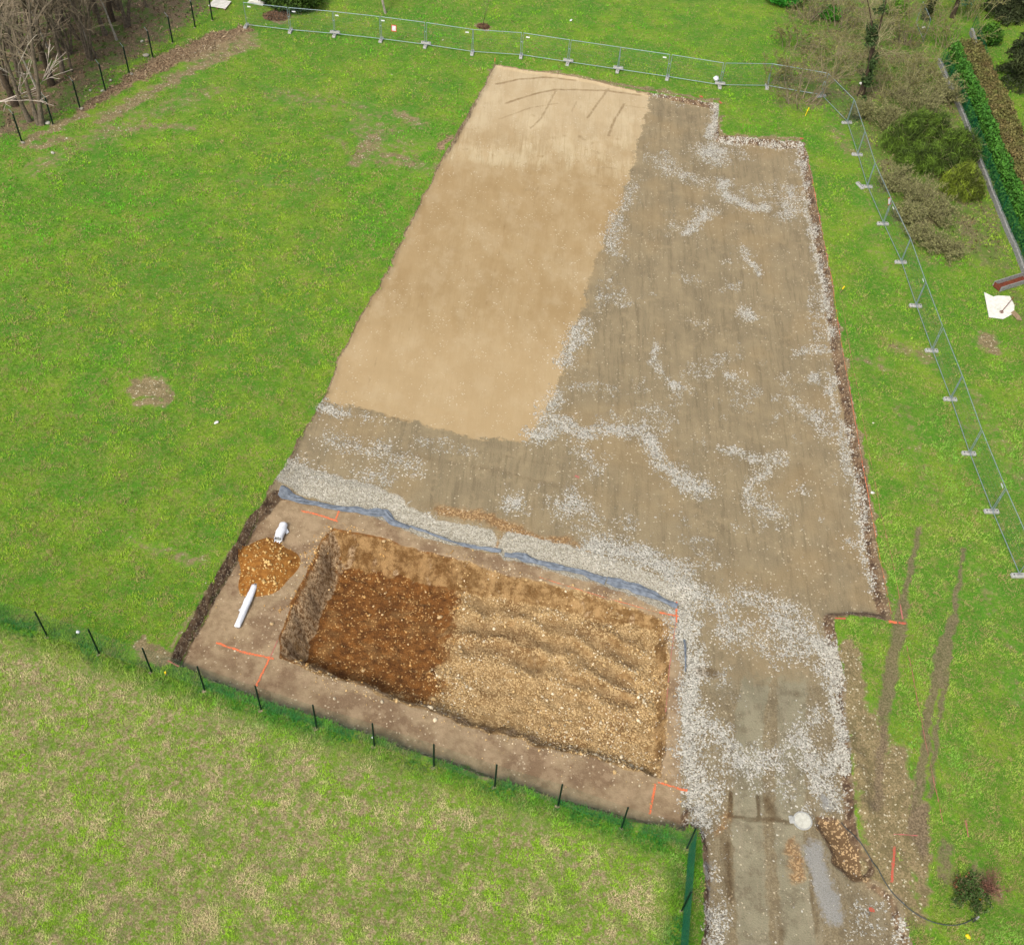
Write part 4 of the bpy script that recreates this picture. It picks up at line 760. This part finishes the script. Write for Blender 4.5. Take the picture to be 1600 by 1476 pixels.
# things along the top edge
tb = make_tree(301, 5.5, .10, 3, 5, (2, 3), .009, M_birch, M_twig, 'bare_tree', .5, .35); place(tb, 605, 22); tag(tb, 'slim pale stemmed bare tree on the lawn beyond the top fence', 'tree')
sp = make_tree(302, 2.2, .03, 1, 4, (1, 3), .006, M_bark2, M_twig, 'sapling', .4, .5); place(sp, 755, 42); tag(sp, 'thin sapling in a ring of brown mulch beyond the top fence', 'sapling')
def mulch(px, py, r, lb):
    p = G(px, py); R = np.random.default_rng(int(px)); n = 1500; a = R.uniform(0, 6.28, n); q = np.sqrt(R.random(n))*r; x = p[0]+np.cos(a)*q; y = p[1]+np.sin(a)*q*.8
    z = hz(x, y)+.10*(1-(q/r)**2); o = leaves('mulch_heap', np.stack([x, y, z], -1), .09, (srgb(128, 98, 74)[None]*R.uniform(.5, 1.4, n)[:, None]), M_leaf, aspect=.4); tag(o, lb, 'mulch')
mulch(755, 42, .45, 'ring of brown mulch round the foot of the sapling'); mulch(432, 26, 1.0, 'flat heap of brown cuttings behind the left end of the top fence')
def leafy(px, py, H, rad, n, col, col2, lb, seed, sz=.09, name='evergreen_bush', sy=1.0, stems=True):
    R = np.random.default_rng(seed); o = empty(name, (0, 0, 0)); v = R.normal(size=(n, 3)); v /= np.linalg.norm(v, axis=1)[:, None]; rr = R.random(n)**.28
    lob = .78+.5*fbm(v[:, 0]*2+seed, v[:, 1]*2+v[:, 2]*2, .8, seed); C = v*rr[:, None]*lob[:, None]*np.array([rad, rad*sy, H*.5])+np.array([0, 0, H*.48]); C = C[C[:, 2] > .02]
    q = fbm(C[:, 0], C[:, 1]+C[:, 2], .5, seed+1)[:, None]; leaves('foliage', C, sz, (srgb(*col)*(1-q)+srgb(*col2)*q)*R.uniform(.5, 1.5, len(C))[:, None], M_leaf, o, aspect=.5)
    br = []
    for _ in range(14): a = R.uniform(0, 6.28); grow(br, np.array([0, 0, -.05]), np.array([math.cos(a)*.5, math.sin(a)*.5, 1.0])/1.1, H*.5, .03, 1, R, minr=.008)
    V, Q = tubes(br, 4); link('stems', mesh_from('stems', V, Q, M_bark2), o); place(o, px, py); tag(o, lb, 'bush'); return o
leafy(455, 8, 1.9, 2.3, 12000, (24, 60, 14), (84, 112, 24), 'round leafy evergreen bush at the top edge', 71, .11, sy=.8)
leafy(1225, 2, 1.2, 1.6, 5000, (20, 100, 16), (60, 150, 30), 'bright green bush at the top edge of the lawn', 72)
leafy(1398, 22, 1.0, .8, 2500, (70, 120, 30), (110, 150, 40), 'small yellow green bush by the thicket at the top', 73, .07)
leafy(1542, 68, 1.5, .9, 4000, (40, 96, 20), (84, 120, 30), 'leafy green bush between the short netting and the hedge end', 74)
leafy(1296, 28, .8, .9, 2500, (56, 130, 30), (90, 160, 40), 'low bright green bush under the bare shrubs at the top', 75, .06)
rb = shrub(76, .7, 1.1, 44, M_twig2, 'twiggy_shrub', .005, 2, (2, 4), (64, 92, 34), .04, 2600); place(rb, 1515, 1400); tag(rb, 'loose dark green scrub beside the end of the black pipe', 'shrub')
rb = shrub(77, 1.0, .6, 26, simple('reddish_twigs', S(140, 104, 86), .9), 'twiggy_shrub', .005, 2, (2, 4), (138, 92, 74), .025, 500); place(rb, 1543, 1385); tag(rb, 'reddish twiggy shrub near the bottom right corner', 'shrub')
rb = shrub(78, .5, .7, 20, M_twig2, 'twiggy_shrub', .005, 1, (2, 4), (120, 80, 50), .04, 500); place(rb, 1505, 1385); tag(rb, 'low brown twiggy heap left of the reddish shrub', 'shrub')

# ------------------------------------------------------------------ site fence panels and their feet
def foot_proto():
    o = empty('ballast_block', (0, 0, 0)); mb = MB(); mb.box((0, 0, .07), (.24, .72, .14), 0, .025, .94); mb.build('block', M_conc, o)
    for y in (-.24, -.12, .12, .24): m = MB(); m.box((0, y, .1405), (.07, .055, .006)); m.build('socket_shade', M_dark, o)  # flat plates on the block; the holes' shade is their dark colour
    m = MB(); m.box((0, 0, .15), (.10, .30, .025), 0, .008); m.build('rib', M_conc2, o); return o
def panel_proto(L, H):
    o = empty('site_fence', (0, 0, 0)); r = .021; zb = .16
    for x in (r+.03, L-r-.03): m = MB(); m.tube([(x, 0, .05), (x, 0, H)], r, 7); m.build('upright', M_galv, o)
    for z in (zb, H-.01): m = MB(); m.tube([(.03, 0, z), (L-.03, 0, z)], r, 7); m.build('rail', M_galv, o)
    SG = [(x, 0, zb, x, 0, H, .0016, .0016) for x in np.arange(.12, L-.06, .10)]+[(.05, 0, z, L-.05, 0, z, .0016, .0016) for z in np.arange(zb+.2, H, .25)]
    V, Q = tubes(SG, 3); link('wire_infill', mesh_from('wire_infill', V, Q, M_wire), o)
    m = MB(); m.box((L-.01, 0, H*.62), (.09, .05, .06), 0, .01); m.build('clamp', M_galv, o); return o
HT = 1.75
panel0 = panel_proto(3.4, HT); foot0 = foot_proto(); pu = [False]; fu = [False]
def panel(a, b, label, group):
    o = panel0 if not pu[0] else copy_tree(panel0); pu[0] = True
    d = b[:2]-a[:2]; L = np.linalg.norm(d); o.location = a; tilt = math.atan2(b[2]-a[2], L)
    o.rotation_euler = (0, -tilt, math.atan2(d[1], d[0])); o.scale = (L/3.4, 1, 1); tag(o, label, 'fence panel', group); return o
def foot(p, rz, label, group, z=0):
    o = foot0 if not fu[0] else copy_tree(foot0); fu[0] = True; o.location = (p[0], p[1], p[2]+z); o.rotation_euler = (0, 0, rz); tag(o, label, 'fence foot', group); return o
ORD = 'first second third fourth fifth sixth seventh eighth ninth tenth eleventh twelfth thirteenth'.split()
TP = [(385,42),(454,50),(523,56),(595.5,64),(665,73),(738,84),(814,89),(887,100),(965,111.5),(1042.6,123),(1124,136),(1198,137),(1282.7,151.6)]
RP = [(1282.7,151.6),(1322.8,193),(1339,243),(1354,293),(1379,351),(1407,411),(1430,479),(1455,549),(1484,625),(1513,709.6),(1548.4,800),(1591,900),(1632,1000),(1680,1110)]
TG = [G(*p, lift=0) for p in TP]; RG = [G(*p, lift=0) for p in RP]
def ang(a, b): return math.atan2(b[1]-a[1], b[0]-a[0])
for i in range(len(TG)-1): panel(TG[i], TG[i+1], f'grey wire site fence panel, {ORD[i]} from the left in the row across the top', 'site fence panels across the top')
for i in range(len(RG)-1):
    if i < 11: panel(RG[i], RG[i+1], f'grey wire site fence panel, {ORD[i]} from the top in the row down the right side', 'site fence panels down the right side')
for i, p in enumerate(TG[:-1]):
    a = ang(TG[max(i-1, 0)], TG[min(i+1, 12)]); foot(p, a, f'grey fence foot, {ORD[i]} from the left under the top fence row', 'fence feet under the top row')
    if i in (2, 4, 7, 8, 10): foot(p+np.array([.02, .08, 0]), a+1.57, f'second block laid crosswise on the {ORD[i]} foot of the top fence row', 'crosswise blocks on the top row feet', .165)
for i, p in enumerate(RG[:12]):
    a = ang(RG[max(i-1, 0)], RG[min(i+1, 12)]); foot(p, a+(1.57*0), f'pale fence foot, {ORD[i]} from the top under the right fence row', 'fence feet under the right row')
q = RG[3]; foot(q+np.array([-.42, .05, 0]), .4, 'spare round edged block lying against the fourth foot of the right row', 'fence feet under the right row')
a, b = G(1430, 38), G(1440, 62); lone = panel(a, b+(b-a)*.2, 'lone wire fence panel standing in the thicket at the top right', None)
# boards and labels hung on the fences
def sign_on(a, b, t, z, w, h, rot, name, lb, border=None, cat='sign', face=M_white):
    p = a+(b-a)*t; an = math.atan2(b[1]-a[1], b[0]-a[0]); o = empty(name, (p[0], p[1], p[2]+z)); o.rotation_euler = (0, 0, an)
    def pl(w, h, y, mat, nm, th):
        m = MB(); m.box((0, 0, 0), (w, th, h)); V = m.V[0]; c, s = math.cos(rot), math.sin(rot); m.V[0] = np.stack([V[:, 0]*c-V[:, 2]*s, V[:, 1]+y, V[:, 0]*s+V[:, 2]*c], -1); m.build(nm, mat, o)
    if border: pl(w, h, -.035, border, 'border', .006); pl(w*.78, h*.78, -.035, face, 'face', .016)
    else: pl(w, h, -.035, face, 'plate', .006)
    tag(o, lb, cat)
sign_on(TG[3], TG[4], .30, 1.05, .34, .46, 0, 'sign', 'small white notice with a red border on the fourth panel of the top fence', M_red)
sign_on(RG[4], RG[3], .08, 1.45, .42, .42, .785, 'sign', 'white diamond notice with a red border on the right fence', M_red)
for i, t, lb in ((1, .12, 'second'), (2, .08, 'third'), (3, .06, 'fourth'), (4, .88, 'fifth'), (6, .12, 'seventh'), (8, .88, 'ninth'), (0, .12, 'first')):
    sign_on(TG[i], TG[i+1], t, 1.50, .24, .09, 0, 'name_plate', f'small blank white plate on the {lb} panel of the top fence', None, 'name plate')
for i, t in ((5, .88), (9, .9), (4, .12), (10, .86)):
    sign_on(RG[i+1], RG[i], 1-t, 1.5, .26, .09, 0, 'name_plate', f'small blank white plate on the {ORD[i]} panel of the right fence', None, 'name plate')
def ball(px, py, r, lb, z, mat, name, cat):
    p = G(px, py); x = np.array([p[0]]); o = stones(name, x, np.array([p[1]]), np.array([p[2]+z]), np.array([r]), np.array([[.6, .6, .55]]), mat, 'ico', .8, .12); tag(o, lb, cat)
ball(1337, 172, .16, 'white rag ball hooked on the wire near the fence corner', .6, M_board, 'rag', 'rag'); ball(1440, 54, .15, 'white rag ball on the lone panel in the thicket', .5, M_board, 'rag', 'rag')
ball(1344, 138, .18, 'white cap on the foot of the ivy covered tree', .35, M_board, 'rag', 'rag'); ball(1118, 128, .2, 'white plastic bag beside the last but one foot of the top fence', .25, M_white, 'plastic_bag', 'bag'); ball(1447, 20, .16, 'white rag on the ivy wrapped trunk at the top edge', .4, M_board, 'rag', 'rag')

# ------------------------------------------------------------------ paint marks, stakes
def ribbon(name, pts, w, mat, lb, cat='paint mark', lift=.018, seed=0, dash=0):
    P = np.array([G(*p)[:2] for p in pts]); _, L = along(P, np.array([0.])); s = np.linspace(0, L, max(3, int(L/.07))); c, _ = along(P, s); nr, _ = normals(P, np.clip(s, .06, L-.06)); R = np.random.default_rng(seed+int(pts[0][0])); V = []; Q = []
    for k in range(len(s)):
        a, b = w*.5*R.uniform(.5, 1.2), w*.5*R.uniform(.5, 1.2); l = c[k]+nr[k]*a; r = c[k]-nr[k]*b
        if dash and vn(np.array([s[k]]), np.array([seed*1.]), .35, 4)[0] < dash: l = c[k]+nr[k]*.004; r = c[k]-nr[k]*.004
        for q in (l, r): V.append((q[0], q[1], float(hz(q[0], q[1]))+lift))
        if k: Q.append((2*k-2, 2*k-1, 2*k+1, 2*k))
    if not Q: Q = [(0, 1, 3, 2)]
    mb = MB(); mb.add(V, Q); return tag(mb.build(name, mat), lb, cat)
O = M_orange; PK = M_pink
ribbon('paint_line', [(470,798),(500,805),(528,815)], .10, O, 'orange paint line at the top left corner of the pit', dash=.2)
ribbon('paint_line', [(532,792),(524,813)], .09, O, 'short orange paint stroke running up to the blue fabric at the pit corner', dash=.1)
ribbon('paint_line', [(338,1004),(380,1019),(428,1029)], .10, O, 'orange paint line pointing left from the lower left pit corner', dash=.12)
ribbon('paint_line', [(421,1029),(400,1072)], .09, O, 'orange paint stroke pointing down from the lower left pit corner')
ribbon('paint_line', [(1028,1222),(1074,1235)], .09, O, 'orange paint stroke pointing right from the lower right pit corner')
ribbon('paint_line', [(1024,1224),(1015,1272)], .09, O, 'orange paint stroke pointing down from the lower right pit corner')
ribbon('paint_line', [(1057,940),(1057,972)], .09, O, 'upright red orange paint stroke at the end of the blue fabric')
ribbon('paint_line', [(1030,957),(1060,963)], .09, O, 'short crossing paint stroke at the upper right pit corner', dash=.2)
ribbon('paint_line', [(843,902),(940,932),(1028,957)], .03, O, 'faint orange line along the upper right rim of the pit', dash=.45)
ribbon('paint_line', [(1056,972),(1046,1040),(1040,1112)], .035, PK, 'faint pink line along the right rim of the pit', dash=.25)
ribbon('paint_line', [(434,1000),(421,1030)], .05, PK, 'faint pink line above the lower left pit corner', dash=.3)
ribbon('paint_line', [(1262,250),(1278,330),(1300,440),(1318,560),(1336,660),(1350,740),(1370,850),(1392,960)], .02, O, 'thin orange line on the grass edge right of the platform', dash=.6, lift=.04)
ribbon('paint_line', [(1315,470),(1330,560),(1345,640),(1360,720),(1375,800),(1395,880),(1406,940)], .025, PK, 'thin dashed pink line in the grass parallel to the platform edge', dash=.55, lift=.04)
ribbon('paint_line', [(1406,945),(1410,968)], .08, PK, 'short pink stroke beside the orange corner marks', lift=.06)
ribbon('paint_line', [(1416,1010),(1430,1080),(1436,1110),(1450,1180),(1458,1220),(1473,1288)], .03, PK, 'long dashed pink line crossing the right hand wheel rut', dash=.4, lift=.06)
ribbon('paint_line', [(1508,1282),(1512,1308)], .05, PK, 'faint pink dash in the grass at the lower right', lift=.06, dash=.2)
ribbon('paint_line', [(1304,967),(1321,967)], .09, spray('red_spray_paint', S(214, 74, 60)), 'red stroke on the turf corner left of the orange marks', lift=.06)
ribbon('paint_line', [(1388,972),(1401,974)], .16, O, 'orange blot on the corner of the platform', lift=.07)
ribbon('paint_line', [(1403,974),(1415,975)], .14, spray('red_spray_paint', S(214, 74, 60)), 'red blot beside the orange corner blot', lift=.07)
ribbon('paint_line', [(1398,1322),(1395,1350),(1393,1378)], .11, spray('red_spray_paint', S(214, 74, 60)), 'red paint stroke on the bare earth at the lower right', dash=.12)
ribbon('paint_line', [(1396,1303),(1434,1305)], .05, PK, 'faint pink cross line above the red stroke at the lower right', dash=.3)
ribbon('paint_line', [(1358,1421),(1366,1421)], .16, spray('red_spray_paint', S(214, 74, 60)), 'red dot sprayed on the gravel near the bottom')
ribbon('paint_line', [(898,744),(905,746)], .14, M_pink, 'small red mark on the platform above the white stone drifts')
ribbon('paint_line', [(262,1033),(280,1042)], .07, PK, 'pink mark outside the left corner of the dug strip', lift=.06)
ribbon('paint_line', [(1093,151),(1098,153)], .18, spray('red_spray_paint', S(214, 74, 60)), 'red dab on the top edge of the platform', lift=.05)
ribbon('paint_line', [(1124,159),(1127,163)], .18, spray('red_spray_paint', S(214, 74, 60)), 'red dab on the upper right corner of the platform', lift=.05)
ribbon('paint_line', [(1250,217),(1255,218)], .20, spray('red_spray_paint', S(214, 74, 60)), 'red dab on the outer right corner of the platform', lift=.06)
def stake(px, py, h, m1, m2, lb, tilt=(0, 0)):
    p = G(px, py); o = empty('stake', tuple(p)); m = MB(); m.tube([(0, 0, -.1), (tilt[0]*.6, tilt[1]*.6, h*.62)], [.022, .024], 6); m.build('shaft', m1, o); m = MB(); m.tube([(tilt[0]*.6, tilt[1]*.6, h*.6), (tilt[0], tilt[1], h)], [.034, .034], 6); m.build('painted_top', m2, o); tag(o, lb, 'stake', 'survey stakes')
stake(773, 103, .55, M_wood, M_orange, 'survey stake with an orange top at the far left corner of the sand'); stake(1258, 181, .6, M_yellow, M_yellow, 'yellow stake in the grass above the right corner of the platform', (.1, 0))
stake(1312, 458, .5, M_wood, M_yellow, 'yellow topped stake in the grass right of the platform', (.12, 0)); stake(260, 1055, .28, M_wood, M_yellow, 'yellow capped peg in the grass below the left corner of the dug strip')
stake(1520, 1440, .55, M_dark, M_conc2, 'short dark peg with a pale top where the black pipe ends')
# ------------------------------------------------------------------ geotextile
def fabric(pts, widths, lb, seed):
    P = np.array([G(*p)[:2] for p in pts]); _, L = along(P, np.array([0.])); s = np.linspace(0, L, int(L/.06)); c, _ = along(P, s); nr, _ = normals(P, np.clip(s, .06, L-.06)); LL = np.concatenate([[0], np.cumsum(np.linalg.norm(np.diff(P, axis=0), axis=1))])
    w = np.interp(s, LL, widths)*(.7+.6*vn(s, s*0, .5, seed)); nu = 9; V = []
    for k in range(nu):
        u = k/(nu-1)-.5; wob = (vn(s, s*0+k*.5, .45, seed+1)-.5)*.10; p = c+nr*(u*w+wob)[:, None]
        zz = hz(p[:, 0], p[:, 1])+.03+.11*np.sin(math.pi*k/(nu-1))*fbm(s+u*w, u*w+s*0, .22, seed+2, 3)*1.4+.05*np.abs(np.sin(9*u*2+s*2.3))
        V.append(np.stack([p[:, 0], p[:, 1], zz], -1))
    V = np.stack(V, 1).reshape(-1, 3); n = len(s); ii = np.arange(n*nu).reshape(n, nu); Q = np.stack([ii[:-1, :-1], ii[1:, :-1], ii[1:, 1:], ii[:-1, 1:]], -1).reshape(-1, 4)
    o = link('geotextile_sheet', mesh_from('geotextile_sheet', V, Q, M_geo, False)); md = o.modifiers.new('thickness', 'SOLIDIFY'); md.thickness = .006; tag(o, lb, 'ground fabric', 'strips of blue grey fabric along the gravel bank')
fabric([(438,764),(452,778),(480,786),(530,795),(570,800),(602,803),(612,816),(640,826)], [.46,.40,.26,.20,.26,.38,.46,.14], 'longest crumpled blue grey fabric strip at the foot of the bank, on the left', 5)
fabric([(640,824),(665,832),(700,846),(740,856),(783,862)], [.10,.07,.06,.10,.16], 'thin half buried strip of blue grey fabric in the middle of the bank', 6)
fabric([(788,868),(808,869),(840,880),(880,889),(912,897),(946,909)], [.16,.36,.22,.30,.32,.46], 'crumpled blue fabric strip right of the middle of the bank', 7)
fabric([(948,908),(985,917),(1020,932),(1058,948)], [.34,.42,.34,.22], 'smooth blue fabric strip ending at the red corner mark', 8)
fabric([(1069,1000),(1070,1020),(1070,1050)], [.05,.05,.04], 'narrow upright edge of grey fabric beside the white stones', 9)

# ------------------------------------------------------------------ soil heap, wrapped pipes
def soil_pile():
    R = np.random.default_rng(4); o = empty('soil_pile', (MX, MY, float(hz(MX, MY)))); nr_, na = 22, 64; V = []; 
    for i in range(nr_):
        for k in range(na):
            a = k/na*6.2832; r = i/(nr_-1)*1.32*(1+.10*math.sin(a*3+1)+.06*math.sin(a*5)); x, y = math.cos(a)*r, math.sin(a)*r*1.22; q = i/(nr_-1)
            z = .42*(1-q**1.6)*(1-.25*math.exp(-((x)**2+(y-.2)**2)*2))+.06*(fbm(np.array([x+9]), np.array([y]), .35, 5)[0]-.5)*(1-q)-.03*q+float(hz(MX+x, MY+y))-float(hz(MX, MY)); V.append((x, y, z))
    Q = [(i*na+k, (i+1)*na+k, (i+1)*na+(k+1) % na, i*na+(k+1) % na) for i in range(nr_-1) for k in range(na)]
    n = NT('ochre_soil'); f = n.noise(4, 5, .65); v = n.sep(n.vor(24), 0); c = n.mix(n.mr(f, .3, .7), S(124, 76, 22), S(166, 112, 46)); c = n.mix(n.mr(v, .96, .98), c, S(206, 168, 104)); n.bump(f, .8, .05); m = n.done(c)
    mb = MB(); mb.add(V, [q[::-1] for q in Q]); mb.build('soil', m, o, smooth=True); VV = np.array(V)
    n_ = 330; idx = R.integers(0, len(VV), n_); rad = np.hypot(VV[idx, 0], VV[idx, 1]); kk = R.random(n_) < (.25+.75*sst(.3, 1.1, rad)); p = VV[idx[kk]]+R.normal(0, .03, (kk.sum(), 3))*[1, 1, 0]; s = R.lognormal(-3.25, .4, len(p)).clip(.02, .09)
    st = stones('cobbles', p[:, 0], p[:, 1], p[:, 2]+s*.25, s, srgb(214, 176, 112)[None]*R.uniform(.6, 1.25, len(p))[:, None], M_stone, 'ico', .7, .18, o); st['kind'] = 'stuff'
    tag(o, 'round heap of orange brown soil and cobbles left of the pit', 'soil heap')
soil_pile()
def wrapped(a, b, r, lb, seed, bulge, lift):
    A, B = G(*a), G(*b); A[2] += r*.8+lift; B[2] += r*.8+lift*.3; R = np.random.default_rng(seed); o = empty('wrapped_pipe', tuple(A)); n = 26; na = 18; D = B-A; L = np.linalg.norm(D); D /= L; N = np.cross(D, [0, 0, 1]); N /= np.linalg.norm(N); U = np.cross(N, D); V = []
    for i in range(n):
        t = i/(n-1); rr = r*(1+bulge*math.exp(-((t-.45)/.25)**2))
        for k in range(na):
            an = k/na*6.2832; q = rr*(1+.07*math.sin(an*3+t*9+seed)+.05*R.normal()*.6); e = (.16*R.random()*(1 if k % 2 else -.2) if i == 0 else 0); V.append(D*(t*L-e)+N*math.cos(an)*q+U*math.sin(an)*q*.85)
    Q = [(i*na+k, i*na+(k+1) % na, (i+1)*na+(k+1) % na, (i+1)*na+k) for i in range(n-1) for k in range(na)]; V.append(D*L*1.0); c = len(V)-1
    mb = MB(); mb.add(V, Q, [(c, (n-1)*na+k, (n-1)*na+(k+1) % na) for k in range(na)]); s = mb.build('sleeve', M_white, o, smooth=True); md = s.modifiers.new('thickness', 'SOLIDIFY'); md.thickness = .012
    m = MB(); m.tube([D*L*.02, D*L*.5, D*L*.995], r*.72, 14); m.build('pipe', simple('grey_pipe_'+str(seed), S(150, 152, 150), .6), o)
    m = MB(); t = D*L*.55+N*r*.9; m.add([t, t+D*.22+N*.02, t+D*.10+N*.16-U*.12, t-D*.05+N*.10-U*.1], [(0, 1, 2, 3)]); f = m.build('loose_flap', M_white, o); md = f.modifiers.new('thickness', 'SOLIDIFY'); md.thickness = .006
    tag(o, lb, 'pipe', 'white wrapped pipes beside the soil heap')
wrapped((435, 846), (444, 822), .17, 'short wide white wrapped pipe above the soil heap', 2, .15, .05)
wrapped((398, 918), (371, 981), .115, 'long white wrapped pipe below the soil heap', 3, .28, .05)
# ------------------------------------------------------------------ manhole, black pipe, boards, trough
p = G(1254, 1282); o = empty('manhole', tuple(p)); m = MB(); an = np.arange(40)/40*6.2832
def disc(r, z0, z1, mat, nm, n=40):
    m = MB(); a = np.arange(n)/n*6.2832; V = [(math.cos(t)*r, math.sin(t)*r, z) for z in (z0, z1) for t in a]+[(0, 0, z1)]; m.add(V, [(k, (k+1) % n, n+(k+1) % n, n+k) for k in range(n)], [(2*n, n+k, n+(k+1) % n) for k in range(n)]); return m.build(nm, mat, o)
disc(.36, -.2, .035, M_conc, 'ring'); disc(.30, .036, .055, simple('pale_concrete', S(200, 198, 184), .9, 0, .15, 10, .01), 'cover')
m = MB(); m.box((-.42, .02, .0), (.16, .30, .08), .1, .02); m.build('lug', M_conc, o); tag(o, 'round pale concrete manhole cover in the access road', 'manhole')
hp = [G(*q) for q in ((1312,1282),(1325,1298),(1342,1315),(1365,1350),(1382,1382),(1405,1408),(1425,1426),(1450,1440),(1480,1447),(1503,1445),(1528,1431))]
_, HLn = along(np.array([q[:2] for q in hp]), np.array([0.])); s = np.linspace(0, HLn, 70); c, _ = along(np.array([q[:2] for q in hp]), s)
k_ = np.ones(7)/7; cx = np.convolve(np.pad(c[:, 0], 3, 'edge'), k_, 'valid'); cy = np.convolve(np.pad(c[:, 1], 3, 'edge'), k_, 'valid')
m = MB(); m.tube(np.stack([cx, cy, hz(cx, cy)+.05+.05*vn(s, s*0, 1.2, 3)], -1)-np.array([cx[0], cy[0], 0]), .016, 8); tag(m.build('flexible_pipe', M_hose, loc=(cx[0], cy[0], 0), smooth=True), 'thin black flexible pipe curving over the ground at the lower right', 'pipe')
def slab(pts, th, mat, name, lb, cat, lift=.02):
    P = [G(*q) for q in pts]; c = sum(P)/len(P); z = max(q[2] for q in P)+lift; n = len(P); V = [(q[0]-c[0], q[1]-c[1], k) for k in (0, th) for q in P]; bm = MB()
    me = bpy.data.meshes.new(name); me.from_pydata(V, [], [list(range(n))[::-1], list(range(n, 2*n))]+[(k, (k+1) % n, n+(k+1) % n, n+k) for k in range(n)]); me.materials.append(mat); o = link(name, me, loc=(c[0], c[1], z)); md = o.modifiers.new('edge', 'BEVEL'); md.width = .008
    return tag(o, lb, cat)
z5 = lambda x, y: (1200+x/3.99, 370+y/3.99)
slab([z5(1343, 353), z5(1375, 505), z5(1465, 517), z5(1530, 482), z5(1535, 430), z5(1505, 375), z5(1430, 372), z5(1400, 378)][::-1], .035, M_board, 'board', 'broken white board lying in front of the rusty trough', 'board')
slab([z5(1510, 480), z5(1550, 525), z5(1582, 528), z5(1560, 490), z5(1530, 465)], .03, M_wood, 'board', 'small pale wooden offcut beside the broken white board', 'board', .06)
a, b = G(*z5(1440, 345)), G(*z5(1700, 260)); an = ang(a, b); o = empty('metal_trough', tuple(a+np.array([0, 0, .02]))); o.rotation_euler = (0, 0, an); L = float(np.linalg.norm((b-a)[:2]))
for nm, c_, d_, mt in (('bottom', (L/2, .28, .02), (L, .56, .04), M_rust), ('side', (L/2, .0, .17), (L, .04, .34), M_conc2), ('side', (L/2, .56, .17), (L, .04, .34), M_conc2), ('end', (.02, .28, .155), (.04, .50, .30), M_rust)): m = MB(); m.box(c_, d_, 0, .008); m.build(nm, mt, o)
tag(o, 'long open trough with a rusty end lying against the hedge', 'trough')
p, q = G(*z5(1452, 475)), G(*z5(1518, 402)); m = MB(); V = [(0, 0, .09), tuple((q-p)*.5+[0, 0, .2]), tuple(q-p+[0, 0, .30])]; m.tube(V, .02, 6); 
ring = [(math.cos(t)*.09, math.sin(t)*.09, .09) for t in np.linspace(0, 6.28, 16)]; m.tube(ring, .02, 6); tag(m.build('rusty_hook', M_rust, loc=tuple(p)), 'rusty rod with a ring end lying on the white board', 'rod')
for i, (px, py, r, lb) in enumerate([(229, 89, .30, 'large pale rock left of the sixth green post'), (173, 127, .22, 'grey rock just right of the fourth green post'), (141, 143, .20, 'round pale rock right of the third green post'), (160, 143, .16, 'small grey rock at the foot of the fourth green post'),
    (206, 117, .22, 'flat pale rock at the foot of the fifth green post'), (75, 193, .20, 'pale rock beside the second green post'), (128, 171, .18, 'pale rock at the foot of the third green post'), (222, 66, .18, 'mossy grey rock behind the fence line'), (36, 224, .18, 'pale rock at the foot of the leftmost green post'), (83, 240, .17, 'pale rock in the grass below the first two green posts')]):
    p = G(px, py); x = np.array([0.]); o = stones('rock', x, x, x+r*.3, np.array([r*.95]), np.array([srgb(*((186, 182, 168) if i % 2 else (164, 158, 142)))]), M_stone, 'ico', .5, .38); o.location = tuple(p); md = o.modifiers.new('round', 'SUBSURF'); md.levels = md.render_levels = 1; tag(o, lb, 'rock', 'rocks along the upper left fence')
# pallet and sheet at the top edge
p = G(344, 9); o = empty('pallet', tuple(p)); o.rotation_euler = (0, 0, -.15)
for k in range(6): m = MB(); m.box((0, -.5+k*.2, .14), (1.3, .14, .03), 0, .005); m.build('deck_board', M_board, o)
for k in (-1, 0, 1): m = MB(); m.box((k*.56, 0, .06), (.1, 1.16, .12), 0, .005); m.build('bearer', M_wood, o)
tag(o, 'pale slatted pallet at the top edge beyond the fence end', 'pallet')
p = G(403, 3); o = empty('sheet_stack', tuple(p)); o.rotation_euler = (0, 0, -.2)
for k in range(3): m = MB(); m.box((.04*k, .03*k, .05+.07*k), (1.2-.06*k, 1.0, .05), .05*k, .008); m.build('sheet', M_board, o)
tag(o, 'stack of white sheets at the top edge beside the evergreen bush', 'sheets')
# fallen white branch reaching out of the wood
R9 = np.random.default_rng(8); br = []; p = np.array([0, 0, .0]); a = G(-40, 196); b = G(88, 178)
grow(br, np.array([0, 0, 1.0]), (b-a+np.array([0, 0, 1.4]))/np.linalg.norm(b-a), float(np.linalg.norm(b-a))*.95, .07, 3, R9, wob=.14, spread=.45, kids=(3, 5), minr=.014)
V, Q = tubes(br, 5); o = link('bare_branch', mesh_from('bare_branch', V, Q, simple('bleached_bark', S(196, 182, 168), .9)), loc=tuple(a)); tag(o, 'bleached bare branch reaching in from the left edge below the wood', 'branch')
for i, (px, py, r, m_, lb) in enumerate([(1512, 1463, .09, M_yellow, 'yellow scrap of litter at the bottom right edge'), (1531, 1406, .07, M_yellow, 'small yellow scrap right of the dark shrub'), (1504, 1406, .07, M_orange, 'small orange scrap on the dark shrub'), (122, 988, .09, M_white, 'white scrap in the grass left of the second lower green post'), (583, 1152, .07, M_white, 'pale blue label hanging on a green post below the pit'),
     (892, 33, .12, M_white, 'white scrap on the lawn beyond the top fence'), (338, 661, .12, M_board, 'bluish scrap in the meadow left of the sand'), (1363, 770, .10, M_board, 'bent pale twig at the right edge of the platform')]):
    p = G(px, py); x = np.array([0.]); o = stones('litter_scrap', x, x, x+r*.4, np.array([r]), np.array([[.5, .5, .5]]), m_, 'ico', .4, .35); o.location = tuple(p); tag(o, lb, 'litter')
